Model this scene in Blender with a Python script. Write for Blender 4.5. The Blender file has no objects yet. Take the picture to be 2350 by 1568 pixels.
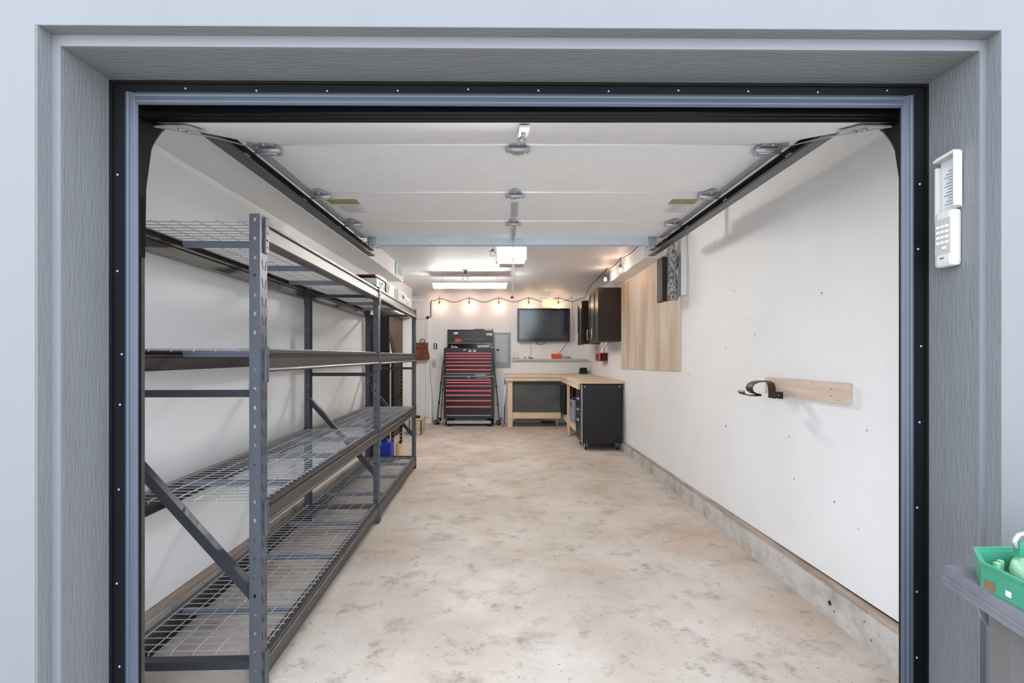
import bpy, bmesh, math, random
from mathutils import Vector, Matrix
from mathutils.geometry import tessellate_polygon
random.seed(7)
S = bpy.context.scene
COL = S.collection
PI = math.pi
F = 1074.0; VX = 1159.0; VY = 817.0; CZ = 1.40

# ---------------------------------------------------------------- camera, sky, exposure
cd = bpy.data.cameras.new('camera'); cam = bpy.data.objects.new('camera', cd); COL.objects.link(cam)
cam.location = (0, 0, CZ); cam.rotation_euler = (PI / 2, 0, 0)
cd.sensor_width = 36; cd.lens = F / 2350 * 36; cd.shift_x = 16 / 2350; cd.shift_y = 33 / 2350
cd.clip_start = 0.02
S.camera = cam
w = bpy.data.worlds.new('sky'); S.world = w; w.use_nodes = True
bg = w.node_tree.nodes['Background']; bg.inputs[0].default_value = (0.80, 0.89, 1.0, 1); bg.inputs[1].default_value = 4.5
S.view_settings.view_transform = 'Standard'; S.view_settings.look = 'None'
S.view_settings.gamma = 1; S.view_settings.use_curve_mapping = False
S.view_settings.exposure = 0.0
sd = bpy.data.lights.new('sun', 'SUN'); sd.energy = 26.0; sd.angle = 0.02; sd.color = (1.0, 0.95, 0.88)
sun = bpy.data.objects.new('sun', sd); COL.objects.link(sun); sun.rotation_euler = (math.radians(-38), 0, math.radians(-12))
LENS_E = 165.0; TUBE_E = 62.0; BULB_W = 1.5; PEND_W = 3.5

def px(x, Y): return (x - VX) * Y / F
def pz(y, Y): return CZ - (y - VY) * Y / F

# ---------------------------------------------------------------- materials
def lin(c):
    return tuple(((v / 255) / 12.92 if v / 255 <= 0.04045 else ((v / 255 + 0.055) / 1.055) ** 2.4) for v in c) + (1,)
MATS = {}
def mat(name, rgb, rough=0.6, metal=0.0, var=0.0, vscale=8.0, bump=0.0, bscale=60.0, stretch=(1, 1, 1), emit=0.0, rgb2=None, spec=0.5, alpha=None, trans=0.0):
    if name in MATS: return MATS[name]
    m = bpy.data.materials.new(name); m.use_nodes = True; MATS[name] = m
    nt = m.node_tree; b = nt.nodes['Principled BSDF']
    b.inputs['Base Color'].default_value = lin(rgb); b.inputs['Roughness'].default_value = rough
    b.inputs['Metallic'].default_value = metal; b.inputs['Specular IOR Level'].default_value = spec
    if trans: b.inputs['Transmission Weight'].default_value = trans
    m.diffuse_color = lin(rgb)
    if var or bump or rgb2:
        tc = nt.nodes.new('ShaderNodeTexCoord'); mp = nt.nodes.new('ShaderNodeMapping')
        mp.inputs['Scale'].default_value = stretch
        nt.links.new(tc.outputs['Object'], mp.inputs[0])
    if var or rgb2:
        n = nt.nodes.new('ShaderNodeTexNoise'); n.inputs['Scale'].default_value = vscale; n.inputs['Detail'].default_value = 6
        n.inputs['Roughness'].default_value = 0.6
        nt.links.new(mp.outputs[0], n.inputs['Vector'])
        r = nt.nodes.new('ShaderNodeValToRGB'); nt.links.new(n.outputs[0], r.inputs[0])
        c1 = lin(rgb); c2 = lin(rgb2) if rgb2 else tuple(v * (1 - var) for v in c1[:3]) + (1,)
        r.color_ramp.elements[0].position = 0.35; r.color_ramp.elements[0].color = c2
        r.color_ramp.elements[1].position = 0.65; r.color_ramp.elements[1].color = c1
        nt.links.new(r.outputs[0], b.inputs['Base Color'])
    if bump:
        n2 = nt.nodes.new('ShaderNodeTexNoise'); n2.inputs['Scale'].default_value = bscale; n2.inputs['Detail'].default_value = 4
        nt.links.new(mp.outputs[0], n2.inputs['Vector'])
        bp = nt.nodes.new('ShaderNodeBump'); bp.inputs['Strength'].default_value = bump; bp.inputs['Distance'].default_value = 0.01
        nt.links.new(n2.outputs[0], bp.inputs['Height']); nt.links.new(bp.outputs[0], b.inputs['Normal'])
    if emit:
        b.inputs['Emission Color'].default_value = lin(rgb); b.inputs['Emission Strength'].default_value = emit
    return m

def node_mat(name):
    m = bpy.data.materials.new(name); m.use_nodes = True; MATS[name] = m
    return m, m.node_tree, m.node_tree.nodes['Principled BSDF']

def concrete():
    m, nt, b = node_mat('garage_concrete'); N = nt.nodes.new; L = nt.links.new
    tc = N('ShaderNodeTexCoord')
    def noise(sc, det=6, rough=0.6, st=(1, 1, 1), dist=0.0):
        mp = N('ShaderNodeMapping'); mp.inputs['Scale'].default_value = st; L(tc.outputs['Object'], mp.inputs[0])
        n = N('ShaderNodeTexNoise'); n.inputs['Scale'].default_value = sc; n.inputs['Detail'].default_value = det
        n.inputs['Roughness'].default_value = rough; n.inputs['Distortion'].default_value = dist
        L(mp.outputs[0], n.inputs['Vector']); return n.outputs[0]
    def ramp(src, p0, p1, c0=(0, 0, 0, 1), c1=(1, 1, 1, 1)):
        r = N('ShaderNodeValToRGB'); r.color_ramp.elements[0].position = p0; r.color_ramp.elements[1].position = p1
        r.color_ramp.elements[0].color = c0; r.color_ramp.elements[1].color = c1; L(src, r.inputs[0]); return r.outputs[0]
    def mix(fac, a, c, k=1.0):
        mx = N('ShaderNodeMix'); mx.data_type = 'RGBA'
        if k != 1.0:
            mm = N('ShaderNodeMath'); mm.operation = 'MULTIPLY'; mm.inputs[1].default_value = k; L(fac, mm.inputs[0]); fac = mm.outputs[0]
        L(fac, mx.inputs['Factor'])
        if isinstance(a, tuple): mx.inputs['A'].default_value = a
        else: L(a, mx.inputs['A'])
        mx.inputs['B'].default_value = c
        return mx.outputs['Result']
    base = ramp(noise(1.3, 8, 0.65), 0.30, 0.68, lin((188, 174, 160)), lin((222, 212, 203)))
    c = mix(ramp(noise(0.9, 5, 0.55, dist=0.6), 0.52, 0.70), base, lin((192, 160, 132)), 0.6)
    c = mix(ramp(noise(2.6, 9, 0.72, (1, 1.3, 1)), 0.54, 0.66), c, lin((146, 130, 116)), 0.62)
    c = mix(ramp(noise(6.0, 10, 0.75), 0.56, 0.66), c, lin((122, 106, 92)), 0.6)
    c = mix(ramp(noise(38, 3, 0.5, (1, 2.2, 1)), 0.675, 0.71), c, lin((74, 64, 56)), 0.75)
    c = mix(ramp(noise(90, 2, 0.5), 0.68, 0.76), c, lin((120, 108, 95)), 0.5)
    L(c, b.inputs['Base Color'])
    L(ramp(noise(3, 5), 0.3, 0.8, (0.42, 0.42, 0.42, 1), (0.75, 0.75, 0.75, 1)), b.inputs['Roughness'])
    bp = N('ShaderNodeBump'); bp.inputs['Strength'].default_value = 0.25; bp.inputs['Distance'].default_value = 0.004
    L(noise(25, 8, 0.7), bp.inputs['Height']); L(bp.outputs[0], b.inputs['Normal'])
    return m

def curb_mat():
    m, nt, b = node_mat('curb_concrete'); N = nt.nodes.new; L = nt.links.new
    tc = N('ShaderNodeTexCoord')
    n = N('ShaderNodeTexNoise'); n.inputs['Scale'].default_value = 3.5; n.inputs['Detail'].default_value = 9; n.inputs['Roughness'].default_value = 0.7
    L(tc.outputs['Object'], n.inputs['Vector'])
    r = N('ShaderNodeValToRGB'); L(n.outputs[0], r.inputs[0])
    r.color_ramp.elements[0].position = 0.32; r.color_ramp.elements[0].color = lin((158, 148, 138))
    r.color_ramp.elements[1].position = 0.55; r.color_ramp.elements[1].color = lin((204, 200, 195))
    n2 = N('ShaderNodeTexNoise'); n2.inputs['Scale'].default_value = 45; n2.inputs['Detail'].default_value = 2
    L(tc.outputs['Object'], n2.inputs['Vector'])
    r2 = N('ShaderNodeValToRGB'); L(n2.outputs[0], r2.inputs[0])
    r2.color_ramp.elements[0].position = 0.70; r2.color_ramp.elements[1].position = 0.73
    mx = N('ShaderNodeMix'); mx.data_type = 'RGBA'; L(r2.outputs[0], mx.inputs['Factor']); L(r.outputs[0], mx.inputs['A'])
    mx.inputs['B'].default_value = lin((60, 54, 50)); L(mx.outputs['Result'], b.inputs['Base Color']); b.inputs['Roughness'].default_value = 0.8
    return m

def plywood():
    m, nt, b = node_mat('plywood'); N = nt.nodes.new; L = nt.links.new
    tc = N('ShaderNodeTexCoord')
    def noise(sc, st, det=5):
        mp = N('ShaderNodeMapping'); mp.inputs['Scale'].default_value = st; L(tc.outputs['Object'], mp.inputs[0])
        n = N('ShaderNodeTexNoise'); n.inputs['Scale'].default_value = sc; n.inputs['Detail'].default_value = det
        L(mp.outputs[0], n.inputs['Vector']); return n.outputs[0]
    r = N('ShaderNodeValToRGB'); L(noise(2.2, (1, 1.2, 0.18)), r.inputs[0])
    r.color_ramp.elements[0].position = 0.38; r.color_ramp.elements[0].color = lin((194, 166, 136))
    r.color_ramp.elements[1].position = 0.6; r.color_ramp.elements[1].color = lin((226, 214, 198))
    r2 = N('ShaderNodeValToRGB'); L(noise(14, (1, 1.5, 0.12), 3), r2.inputs[0])
    r2.color_ramp.elements[0].position = 0.66; r2.color_ramp.elements[1].position = 0.8
    mx = N('ShaderNodeMix'); mx.data_type = 'RGBA'; L(r2.outputs[0], mx.inputs['Factor']); L(r.outputs[0], mx.inputs['A'])
    mx.inputs['B'].default_value = lin((176, 140, 104)); L(mx.outputs['Result'], b.inputs['Base Color']); b.inputs['Roughness'].default_value = 0.6
    return m

def wallmat(name, c1, c2):
    m, nt, b = node_mat(name); N = nt.nodes.new; L = nt.links.new
    tc = N('ShaderNodeTexCoord')
    n = N('ShaderNodeTexNoise'); n.inputs['Scale'].default_value = 1.4; n.inputs['Detail'].default_value = 6
    L(tc.outputs['Object'], n.inputs['Vector'])
    r = N('ShaderNodeValToRGB'); L(n.outputs[0], r.inputs[0])
    r.color_ramp.elements[0].position = 0.35; r.color_ramp.elements[0].color = lin(c2)
    r.color_ramp.elements[1].position = 0.62; r.color_ramp.elements[1].color = lin(c1)
    n2 = N('ShaderNodeTexNoise'); n2.inputs['Scale'].default_value = 16; n2.inputs['Detail'].default_value = 1
    L(tc.outputs['Object'], n2.inputs['Vector'])
    r2 = N('ShaderNodeValToRGB'); L(n2.outputs[0], r2.inputs[0])
    r2.color_ramp.elements[0].position = 0.79; r2.color_ramp.elements[1].position = 0.81
    mx = N('ShaderNodeMix'); mx.data_type = 'RGBA'; L(r2.outputs[0], mx.inputs['Factor']); L(r.outputs[0], mx.inputs['A'])
    mx.inputs['B'].default_value = lin((130, 124, 118)); L(mx.outputs['Result'], b.inputs['Base Color'])
    b.inputs['Roughness'].default_value = 0.75
    n3 = N('ShaderNodeTexNoise'); n3.inputs['Scale'].default_value = 120; L(tc.outputs['Object'], n3.inputs['Vector'])
    bp = N('ShaderNodeBump'); bp.inputs['Strength'].default_value = 0.08; bp.inputs['Distance'].default_value = 0.003
    L(n3.outputs[0], bp.inputs['Height']); L(bp.outputs[0], b.inputs['Normal'])
    return m

M_floor = concrete(); M_curb = curb_mat(); M_ply = plywood()
M_wall = wallmat('wall_paint', (243, 242, 242), (238, 237, 236))
M_ceil = mat('ceiling_paint', (230, 230, 233), 0.55, var=0.05, vscale=2)
M_front = mat('facade_paint', (114, 115, 118), 0.7, var=0.05, vscale=3, bump=0.25, bscale=30, stretch=(1, 1, 0.12))
M_reveal_v = mat('reveal_paint_vertical', (114, 115, 117), 0.6, var=0.09, vscale=22, bump=0.25, bscale=150, stretch=(1, 1, 0.14))
M_reveal_h = mat('reveal_paint_horizontal', (114, 115, 117), 0.6, var=0.09, vscale=22, bump=0.25, bscale=150, stretch=(0.14, 1, 1))
M_strip = mat('strip_paint', (116, 117, 122), 0.6, bump=0.2, bscale=20)
M_black = mat('black_paint', (10, 10, 14), 0.6, spec=0.25, var=0.4, vscale=9, stretch=(1, 1, 0.3))
M_seal = mat('vinyl_seal', (70, 77, 90), 0.4, var=0.08, vscale=3)
M_rubber = mat('black_rubber', (14, 14, 18), 0.45, spec=0.3)
M_door = mat('door_skin', (243, 243, 244), 0.5, var=0.03, bump=0.25, bscale=160)
M_galv = mat('galvanised', (190, 193, 200), 0.3, 0.5, var=0.15, vscale=30)
M_galv_light = mat('galvanised_strut', (205, 216, 226), 0.4, 0.15, var=0.1, vscale=12)
M_track = mat('track_steel', (104, 105, 108), 0.38, 0.75, var=0.3, vscale=10, stretch=(1, 0.3, 1))
M_brace = mat('brace_coat', (60, 62, 70), 0.4, 0.3)
M_rack = mat('rack_coat', (86, 88, 96), 0.42, 0.2, var=0.12, vscale=5, bump=0.12, bscale=400)
M_rack_d = mat('rack_coat_beam', (74, 69, 66), 0.38, 0.25, var=0.12, vscale=5, bump=0.12, bscale=400)
M_wire = mat('wire_zinc', (176, 178, 184), 0.45, 0.2)
M_supp = mat('support_sky_tint', (128, 135, 152), 0.5, 0.1)  # sky and driveway reflection put into the blue-grey colour
M_lip = mat('white_lip', (244, 244, 246), 0.4)
M_white = mat('white_plastic', (205, 205, 204), 0.4)
M_cream = mat('keypad_plastic', (196, 193, 188), 0.4)
M_label = mat('printed_label', (196, 196, 198), 0.6)
M_ink = mat('grey_ink', (120, 122, 128), 0.7)
M_wood = mat('pine', (234, 216, 190), 0.6, rgb2=(220, 196, 165), vscale=5, stretch=(4, 0.5, 4))
M_wood_x = mat('pine_x', (230, 208, 178), 0.6, rgb2=(214, 186, 150), vscale=5, stretch=(0.5, 4, 4))
M_wood_z = mat('pine_z', (230, 208, 178), 0.6, rgb2=(214, 186, 150), vscale=5, stretch=(4, 4, 0.5))
M_pale = mat('pale_board', (224, 204, 188), 0.65, rgb2=(206, 184, 164), vscale=4, stretch=(4, 0.5, 5))
M_blk = mat('black_metal', (30, 30, 33), 0.35, 0.2, var=0.3, vscale=3)
M_tool = mat('tool_chest_black', (36, 36, 40), 0.4, 0.1, var=0.15, vscale=4)
M_draw = mat('drawer_front', (40, 24, 30), 0.35, 0.1)
M_red = mat('drawer_pull_red', (214, 112, 120), 0.35, 0.1)
M_esp = mat('espresso_wood', (42, 30, 24), 0.28, var=0.2, vscale=4, stretch=(3, 3, 0.3))
M_slate = mat('slate_board', (92, 95, 95), 0.7, rgb2=(74, 77, 77), vscale=3)
M_grey = mat('grey_metal', (166, 176, 178), 0.45, 0.1)
M_grey2 = mat('grey_metal_edge', (140, 150, 152), 0.45, 0.1)
M_chrome = mat('chrome', (232, 232, 232), 0.3, 0.6)
M_orange = mat('orange_plastic', (216, 78, 44), 0.5)
M_leather = mat('brown_leather', (132, 70, 36), 0.55, rgb2=(96, 48, 24), vscale=9)
M_bronze = mat('bronze_strap', (78, 74, 54), 0.35, 0.7, var=0.3, vscale=20)
M_blue = mat('blue_plastic', (24, 56, 176), 0.4)
M_yellow = mat('yellow_plastic', (222, 196, 130), 0.5)
M_brownp = mat('brown_panel', (92, 70, 54), 0.5, rgb2=(76, 58, 46), vscale=5, stretch=(3, 3, 0.3))
M_dark = mat('dark_brown', (34, 27, 24), 0.5, spec=0.3)
M_green = mat('green_plastic', (58, 134, 106), 0.35, rgb2=(70, 146, 120), vscale=4)
M_mint = mat('mint_plastic', (142, 182, 148), 0.4)
M_bin = mat('grey_bin', (118, 119, 126), 0.5, rgb2=(98, 99, 108), vscale=7)
M_bin_d = mat('grey_bin_body', (104, 102, 102), 0.55)
M_cable = mat('black_cable', (38, 30, 30), 0.5)
M_white_cable = mat('white_cord', (226, 222, 222), 0.5)
M_paper = mat('white_card', (228, 226, 224), 0.6)
M_olive = mat('olive_label', (158, 148, 100), 0.6)
M_pat = mat('patterned_cloth', (206, 204, 200), 0.6, rgb2=(36, 28, 25), vscale=55, stretch=(1, 1, 0.6))
M_tv = mat('tv_screen', (20, 25, 38), 0.13, 0.0, spec=1.0)
M_gloss = mat('gloss_black', (10, 10, 12), 0.12)
M_lens = mat('lamp_lens', (255, 252, 245), 0.4, emit=LENS_E)
M_tube = mat('tube_light', (255, 253, 250), 0.4, emit=TUBE_E)
M_bulb = mat('warm_bulb', (255, 200, 150), 0.3, emit=12.0)
M_pend = mat('pendant_glass', (255, 232, 168), 0.4, emit=0.75)
M_cream_box = mat('cream_crate', (214, 200, 164), 0.7, rgb2=(186, 168, 128), vscale=14)
M_teal = mat('teal_pane', (126, 176, 164), 0.3)
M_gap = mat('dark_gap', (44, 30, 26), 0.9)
M_sill = mat('sill_wood', (194, 178, 166), 0.8, rgb2=(158, 138, 122), vscale=6, stretch=(1, 0.6, 5))

# ---------------------------------------------------------------- mesh helpers
class MB:
    def __init__(s): s.bm = bmesh.new()
    def box(s, x0, x1, y0, y1, z0, z1, bev=0.0):
        t = bmesh.new(); bmesh.ops.create_cube(t, size=1)
        for v in t.verts:
            v.co = Vector(((x0 + x1) / 2 + v.co.x * (x1 - x0), (y0 + y1) / 2 + v.co.y * (y1 - y0), (z0 + z1) / 2 + v.co.z * (z1 - z0)))
        if bev: bmesh.ops.bevel(t, geom=t.edges[:], offset=bev, segments=2, affect='EDGES', profile=0.6)
        return s.add(t)
    def add(s, t, M=None):
        if M is not None: bmesh.ops.transform(t, matrix=M, verts=t.verts[:])
        me = bpy.data.meshes.new('tmp'); t.to_mesh(me); t.free(); s.bm.from_mesh(me); bpy.data.meshes.remove(me); return s
    def prism(s, pts, axis, a, b, bev=0.0):
        """polygon of 2D points extruded along axis ('x': pts=(y,z), 'y': pts=(x,z), 'z': pts=(x,y))"""
        t = bmesh.new()
        def P(p, d): return {'x': (d, p[0], p[1]), 'y': (p[0], d, p[1]), 'z': (p[0], p[1], d)}[axis]
        A = [t.verts.new(P(p, a)) for p in pts]; B = [t.verts.new(P(p, b)) for p in pts]
        n = len(pts); t.faces.new(A); t.faces.new(B[::-1])
        for i in range(n): t.faces.new((A[i], B[i], B[(i + 1) % n], A[(i + 1) % n]))
        bmesh.ops.recalc_face_normals(t, faces=t.faces[:])
        if bev: bmesh.ops.bevel(t, geom=t.edges[:], offset=bev, segments=2, affect='EDGES')
        return s.add(t)
    def hexa(s, P8):
        t = bmesh.new(); v = [t.verts.new(p) for p in P8]
        for f in ((0, 1, 2, 3), (7, 6, 5, 4), (0, 4, 5, 1), (1, 5, 6, 2), (2, 6, 7, 3), (3, 7, 4, 0)): t.faces.new([v[i] for i in f])
        bmesh.ops.recalc_face_normals(t, faces=t.faces[:]); return s.add(t)
    def tube(s, pts, r, seg=8, caps=True):
        pts = [Vector(p) for p in pts]; t = bmesh.new(); rings = []; n = len(pts)
        rs = r if isinstance(r, (list, tuple)) else [r] * n
        up = None
        for i, p in enumerate(pts):
            d = (pts[min(i + 1, n - 1)] - pts[max(i - 1, 0)])
            if d.length < 1e-9: d = Vector((0, 0, 1))
            d.normalize()
            if up is None:
                up = Vector((0, 0, 1)) if abs(d.z) < 0.9 else Vector((1, 0, 0))
            u = (up - d * up.dot(d)); u.normalize(); v = d.cross(u); up = u
            rings.append([t.verts.new(p + (u * math.cos(2 * PI * k / seg) + v * math.sin(2 * PI * k / seg)) * rs[i]) for k in range(seg)])
        for i in range(n - 1):
            for k in range(seg): t.faces.new((rings[i][k], rings[i][(k + 1) % seg], rings[i + 1][(k + 1) % seg], rings[i + 1][k]))
        if caps: t.faces.new(rings[0][::-1]); t.faces.new(rings[-1])
        bmesh.ops.recalc_face_normals(t, faces=t.faces[:])
        for f in t.faces: f.smooth = seg > 6
        return s.add(t)
    def bar(s, a, b, wx, wy, ref=(0, 1, 0)):
        """rectangular bar from a to b, wx across, wy along ref"""
        a = Vector(a); b = Vector(b); d = (b - a).normalized(); r = Vector(ref); r = (r - d * r.dot(d)).normalized(); q = d.cross(r)
        P = []
        for e in (a, b):
            P += [e + q * wx / 2 + r * wy / 2, e - q * wx / 2 + r * wy / 2, e - q * wx / 2 - r * wy / 2, e + q * wx / 2 - r * wy / 2]
        return s.hexa(P)
    def cyl(s, c, r, h, axis='z', seg=16, r2=None):
        c = Vector(c); d = {'x': Vector((1, 0, 0)), 'y': Vector((0, 1, 0)), 'z': Vector((0, 0, 1))}[axis]
        return s.tube([c - d * h / 2, c + d * h / 2], [r, r if r2 is None else r2], seg)
    def lathe(s, c, prof, seg=20, axis='z'):
        t = bmesh.new(); rings = []
        for r, h in prof:
            ring = []
            for k in range(seg):
                a = 2 * PI * k / seg; x, y = r * math.cos(a), r * math.sin(a)
                p = {'z': (x, y, h), 'y': (x, h, y), 'x': (h, x, y)}[axis]
                ring.append(t.verts.new(Vector(c) + Vector(p)))
            rings.append(ring)
        for i in range(len(prof) - 1):
            for k in range(seg): t.faces.new((rings[i][k], rings[i][(k + 1) % seg], rings[i + 1][(k + 1) % seg], rings[i + 1][k]))
        t.faces.new(rings[0][::-1]); t.faces.new(rings[-1])
        bmesh.ops.recalc_face_normals(t, faces=t.faces[:])
        for f in t.faces: f.smooth = True
        return s.add(t)
    def torus(s, c, R, r, axis='z', n=20, seg=8):
        pts = []
        for i in range(n + 1):
            a = 2 * PI * i / n; x, y = R * math.cos(a), R * math.sin(a)
            pts.append(Vector(c) + Vector({'z': (x, y, 0), 'y': (x, 0, y), 'x': (0, x, y)}[axis]))
        return s.tube(pts, r, seg, caps=False)
    def plate(s, outline, holes, th, place):
        """2D polygon with holes, given thickness; place(u, v, d) -> 3D"""
        loops = [outline] + holes
        flat = [p for l in loops for p in l]
        tris = tessellate_polygon([[Vector((p[0], p[1], 0)) for p in l] for l in loops])
        t = bmesh.new()
        A = [t.verts.new(place(p[0], p[1], 0)) for p in flat]; B = [t.verts.new(place(p[0], p[1], th)) for p in flat]
        for a, b, c in tris:
            try: t.faces.new((A[a], A[b], A[c])); t.faces.new((B[c], B[b], B[a]))
            except ValueError: pass
        k = 0
        for l in loops:
            n = len(l)
            for i in range(n):
                a, b = k + i, k + (i + 1) % n
                t.faces.new((A[a], A[b], B[b], B[a]))
            k += n
        bmesh.ops.recalc_face_normals(t, faces=t.faces[:]); return s.add(t)
    def shear(s, k):
        for v in s.bm.verts: v.co.y += k * v.co.x
        return s
    def build(s, name, m, parent=None, label=None, cat=None, group=None, kind=None, off=None):
        me = bpy.data.meshes.new(name); s.bm.to_mesh(me); s.bm.free()
        if isinstance(m, (list, tuple)):
            for q in m: me.materials.append(q)
        else: me.materials.append(m)
        o = bpy.data.objects.new(name, me); COL.objects.link(o)
        if parent is not None:
            o.parent = parent; r = parent
            while r.parent: r = r.parent
            L = Vector(r.get('_o', (0, 0, 0))) if off is None else Vector(off)
            if L.length: me.transform(Matrix.Translation(-L))
        else:
            xs = [v.co for v in me.vertices]
            c = Vector(((min(v.x for v in xs) + max(v.x for v in xs)) / 2, (min(v.y for v in xs) + max(v.y for v in xs)) / 2, min(v.z for v in xs)))
            if kind != 'structure':
                me.transform(Matrix.Translation(-c)); o.location = c; o['_o'] = tuple(c)
        tag(o, label, cat, group, kind)
        return o

def tag(o, label=None, cat=None, group=None, kind=None):
    if label: o['label'] = label
    if cat: o['category'] = cat
    if group: o['group'] = group
    if kind: o['kind'] = kind
    return o
def thing(name, label, cat, loc, group=None, kind=None):
    o = bpy.data.objects.new(name, None); COL.objects.link(o); o.location = loc; o['_o'] = tuple(loc); o.empty_display_size = 0.1
    return tag(o, label, cat, group, kind)
def copy_tree(o, parent=None, label=None, group=None):
    c = o.copy(); COL.objects.link(c)
    if parent is not None: c.parent = parent
    if label: c['label'] = label
    if group: c['group'] = group
    for ch in list(o.children): copy_tree(ch, c)
    return c
def inst(o, parent, delta=(0, 0, 0), rot=None):
    """copy of a part (with its children) sharing mesh data"""
    c = copy_tree(o, parent); c.location = Vector(o.location) + Vector(delta)
    if rot: c.rotation_euler = rot
    return c
def struct(name, mb, m, parent=None, label=None):
    return mb.build(name, m, parent, label=label, kind='structure' if parent is None else None)
def text(name, body, size, loc, rot, m, parent, ext=0.0006, sx=1.0):
    cu = bpy.data.curves.new(name, 'FONT'); cu.body = body; cu.size = size; cu.extrude = ext; cu.resolution_u = 2
    t = bpy.data.objects.new('tmp_text', cu); COL.objects.link(t)
    bpy.context.view_layer.update()
    me = bpy.data.meshes.new_from_object(t.evaluated_get(bpy.context.evaluated_depsgraph_get()))
    bpy.data.objects.remove(t); bpy.data.curves.remove(cu)
    me.name = name; me.materials.clear(); me.materials.append(m)
    from mathutils import Euler
    me.transform(Matrix.Translation(loc) @ Euler(rot).to_matrix().to_4x4() @ Matrix.Diagonal((sx, 1, 1, 1)))
    r = parent
    while r.parent: r = r.parent
    me.transform(Matrix.Translation(-Vector(r.get('_o', (0, 0, 0)))))
    o = bpy.data.objects.new(name, me); COL.objects.link(o); o.parent = parent
    return o
def catenary(a, b, sag, n=8):
    a = Vector(a); b = Vector(b)
    return [a.lerp(b, i / n) - Vector((0, 0, sag * 4 * (i / n) * (1 - i / n))) for i in range(n + 1)]
def point_light(name, loc, watts, col, r=0.03, parent=None):
    l = bpy.data.lights.new(name, 'POINT'); l.energy = watts; l.color = col; l.shadow_soft_size = r
    o = bpy.data.objects.new(name, l); COL.objects.link(o)
    if parent is not None:
        o.parent = parent; o.location = Vector(loc) - Vector(parent.get('_o', (0, 0, 0)))
    else: o.location = loc
    return o

# ================================================================ SETTING
WR = 1.76; WL = -1.75; YB = 9.75; ZC = 2.66; YF = 1.40
struct('floor', MB().box(-2.7, 1.9, 1.30, 9.9, -0.12, 0), M_floor)
struct('driveway', MB().box(-7, 7, -7, 1.295, -0.13, -0.01), mat('driveway_concrete', (178, 175, 170), 0.8, var=0.12, vscale=2, bump=0.2))
struct('wall_back', MB().box(-2.8, 1.95, YB, YB + 0.12, 0, ZC), M_wall)
# right wall: sheet hangs just over the concrete stem wall
def ctop(Y): return 0.205 - 0.0182 * (Y - 1.5) if Y < 7 else 0.105
b = MB()
b.hexa([(WR, 1.45, ctop(1.45) + 0.015), (WR, 6.9, ctop(6.9) + 0.015), (WR + 0.02, 6.9, ctop(6.9) + 0.015), (WR + 0.02, 1.45, ctop(1.45) + 0.015),
        (WR, 1.45, ZC), (WR, 6.9, ZC), (WR + 0.02, 6.9, ZC), (WR + 0.02, 1.45, ZC)])
b.box(WR, WR + 0.02, 6.9, YB, 0.118, ZC)
b.box(WR + 0.021, WR + 0.14, 1.45, YB, 0, ZC)
struct('wall_right', b, M_wall)
b = MB()
XC = WR - 0.032
b.hexa([(XC, 1.45, 0), (XC, 9.74, 0), (WR + 0.02, 9.74, 0), (WR + 0.02, 1.45, 0),
        (XC, 1.45, ctop(1.45) - 0.030), (XC, 9.74, 0.075), (WR + 0.02, 9.74, 0.075), (WR + 0.02, 1.45, ctop(1.45) - 0.030)])
br = struct('baseboard_right', b, M_curb)
b = MB()
b.hexa([(XC + 0.012, 1.45, ctop(1.45) - 0.0295), (XC + 0.012, 9.74, 0.0755), (WR + 0.018, 9.74, 0.0755), (WR + 0.018, 1.45, ctop(1.45) - 0.0295),
        (XC + 0.012, 1.45, ctop(1.45)), (XC + 0.012, 9.74, 0.095), (WR + 0.018, 9.74, 0.095), (WR + 0.018, 1.45, ctop(1.45))])
struct('sill_plate', b, M_sill, br)
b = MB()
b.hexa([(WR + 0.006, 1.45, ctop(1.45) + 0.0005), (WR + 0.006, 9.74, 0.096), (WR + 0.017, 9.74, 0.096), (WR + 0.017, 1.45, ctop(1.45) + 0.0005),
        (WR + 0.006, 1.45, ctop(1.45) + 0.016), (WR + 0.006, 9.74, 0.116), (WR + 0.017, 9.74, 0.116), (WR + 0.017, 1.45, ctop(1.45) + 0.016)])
struct('shadow_gap', b, M_gap, br)  # dark strip standing in for the shadow line above the sill
struct('anchor_hole', MB().cyl((XC - 0.0005, 2.49, 0.085), 0.012, 0.003, 'x'), M_gap, br)
b = MB(); xs = WR - 0.0006
for yy, zz in ((2.9, 0.9), (3.3, 1.55), (4.0, 0.75), (2.5, 0.62), (3.6, 1.9), (5.2, 0.6), (2.6, 1.75)):
    b.cyl((xs, yy, zz), 0.004, 0.002, 'x', 8)
b.build('nail_hole', M_gap, bpy.data.objects['wall_right'], kind='stuff')
# left wall
b = MB()
b.box(WL - 0.14, WL, 1.45, 5.93, 0.155, ZC)
b.box(WL - 0.05, WL, 5.93, 8.7, 2.10, ZC)
b.box(-2.7, WL, 8.70, 8.80, 0, ZC)
b.box(WL - 0.26, WL - 0.20, 5.93, 8.7, 0, ZC)
struct('wall_left', b, M_wall)
struct('wall_alcove', MB().box(-2.82, -2.7, 8.8, YB, 0, ZC), M_wall)
b = MB().box(WL - 0.14, WL + 0.02, 1.45, 5.93, 0, 0.105)
bl = struct('baseboard_left', b, M_curb)
struct('sill_plate', MB().box(WL - 0.10, WL + 0.012, 1.45, 5.93, 0.1055, 0.15), M_sill, bl)
struct('trim_1', MB().box(WL, WL + 0.018, 5.86, 5.95, 0.15, 2.17, 0.004), M_wall)
struct('trim_2', MB().box(WL, WL + 0.018, 5.86, 8.70, 2.10, 2.17, 0.004), M_wall)
b = MB()
for y0 in (7.30, 7.99): b.box(-1.915, -1.895, y0, y0 + 0.68, 0.02, 2.09, 0.003)
struct('door_2', b, M_brownp)
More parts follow.
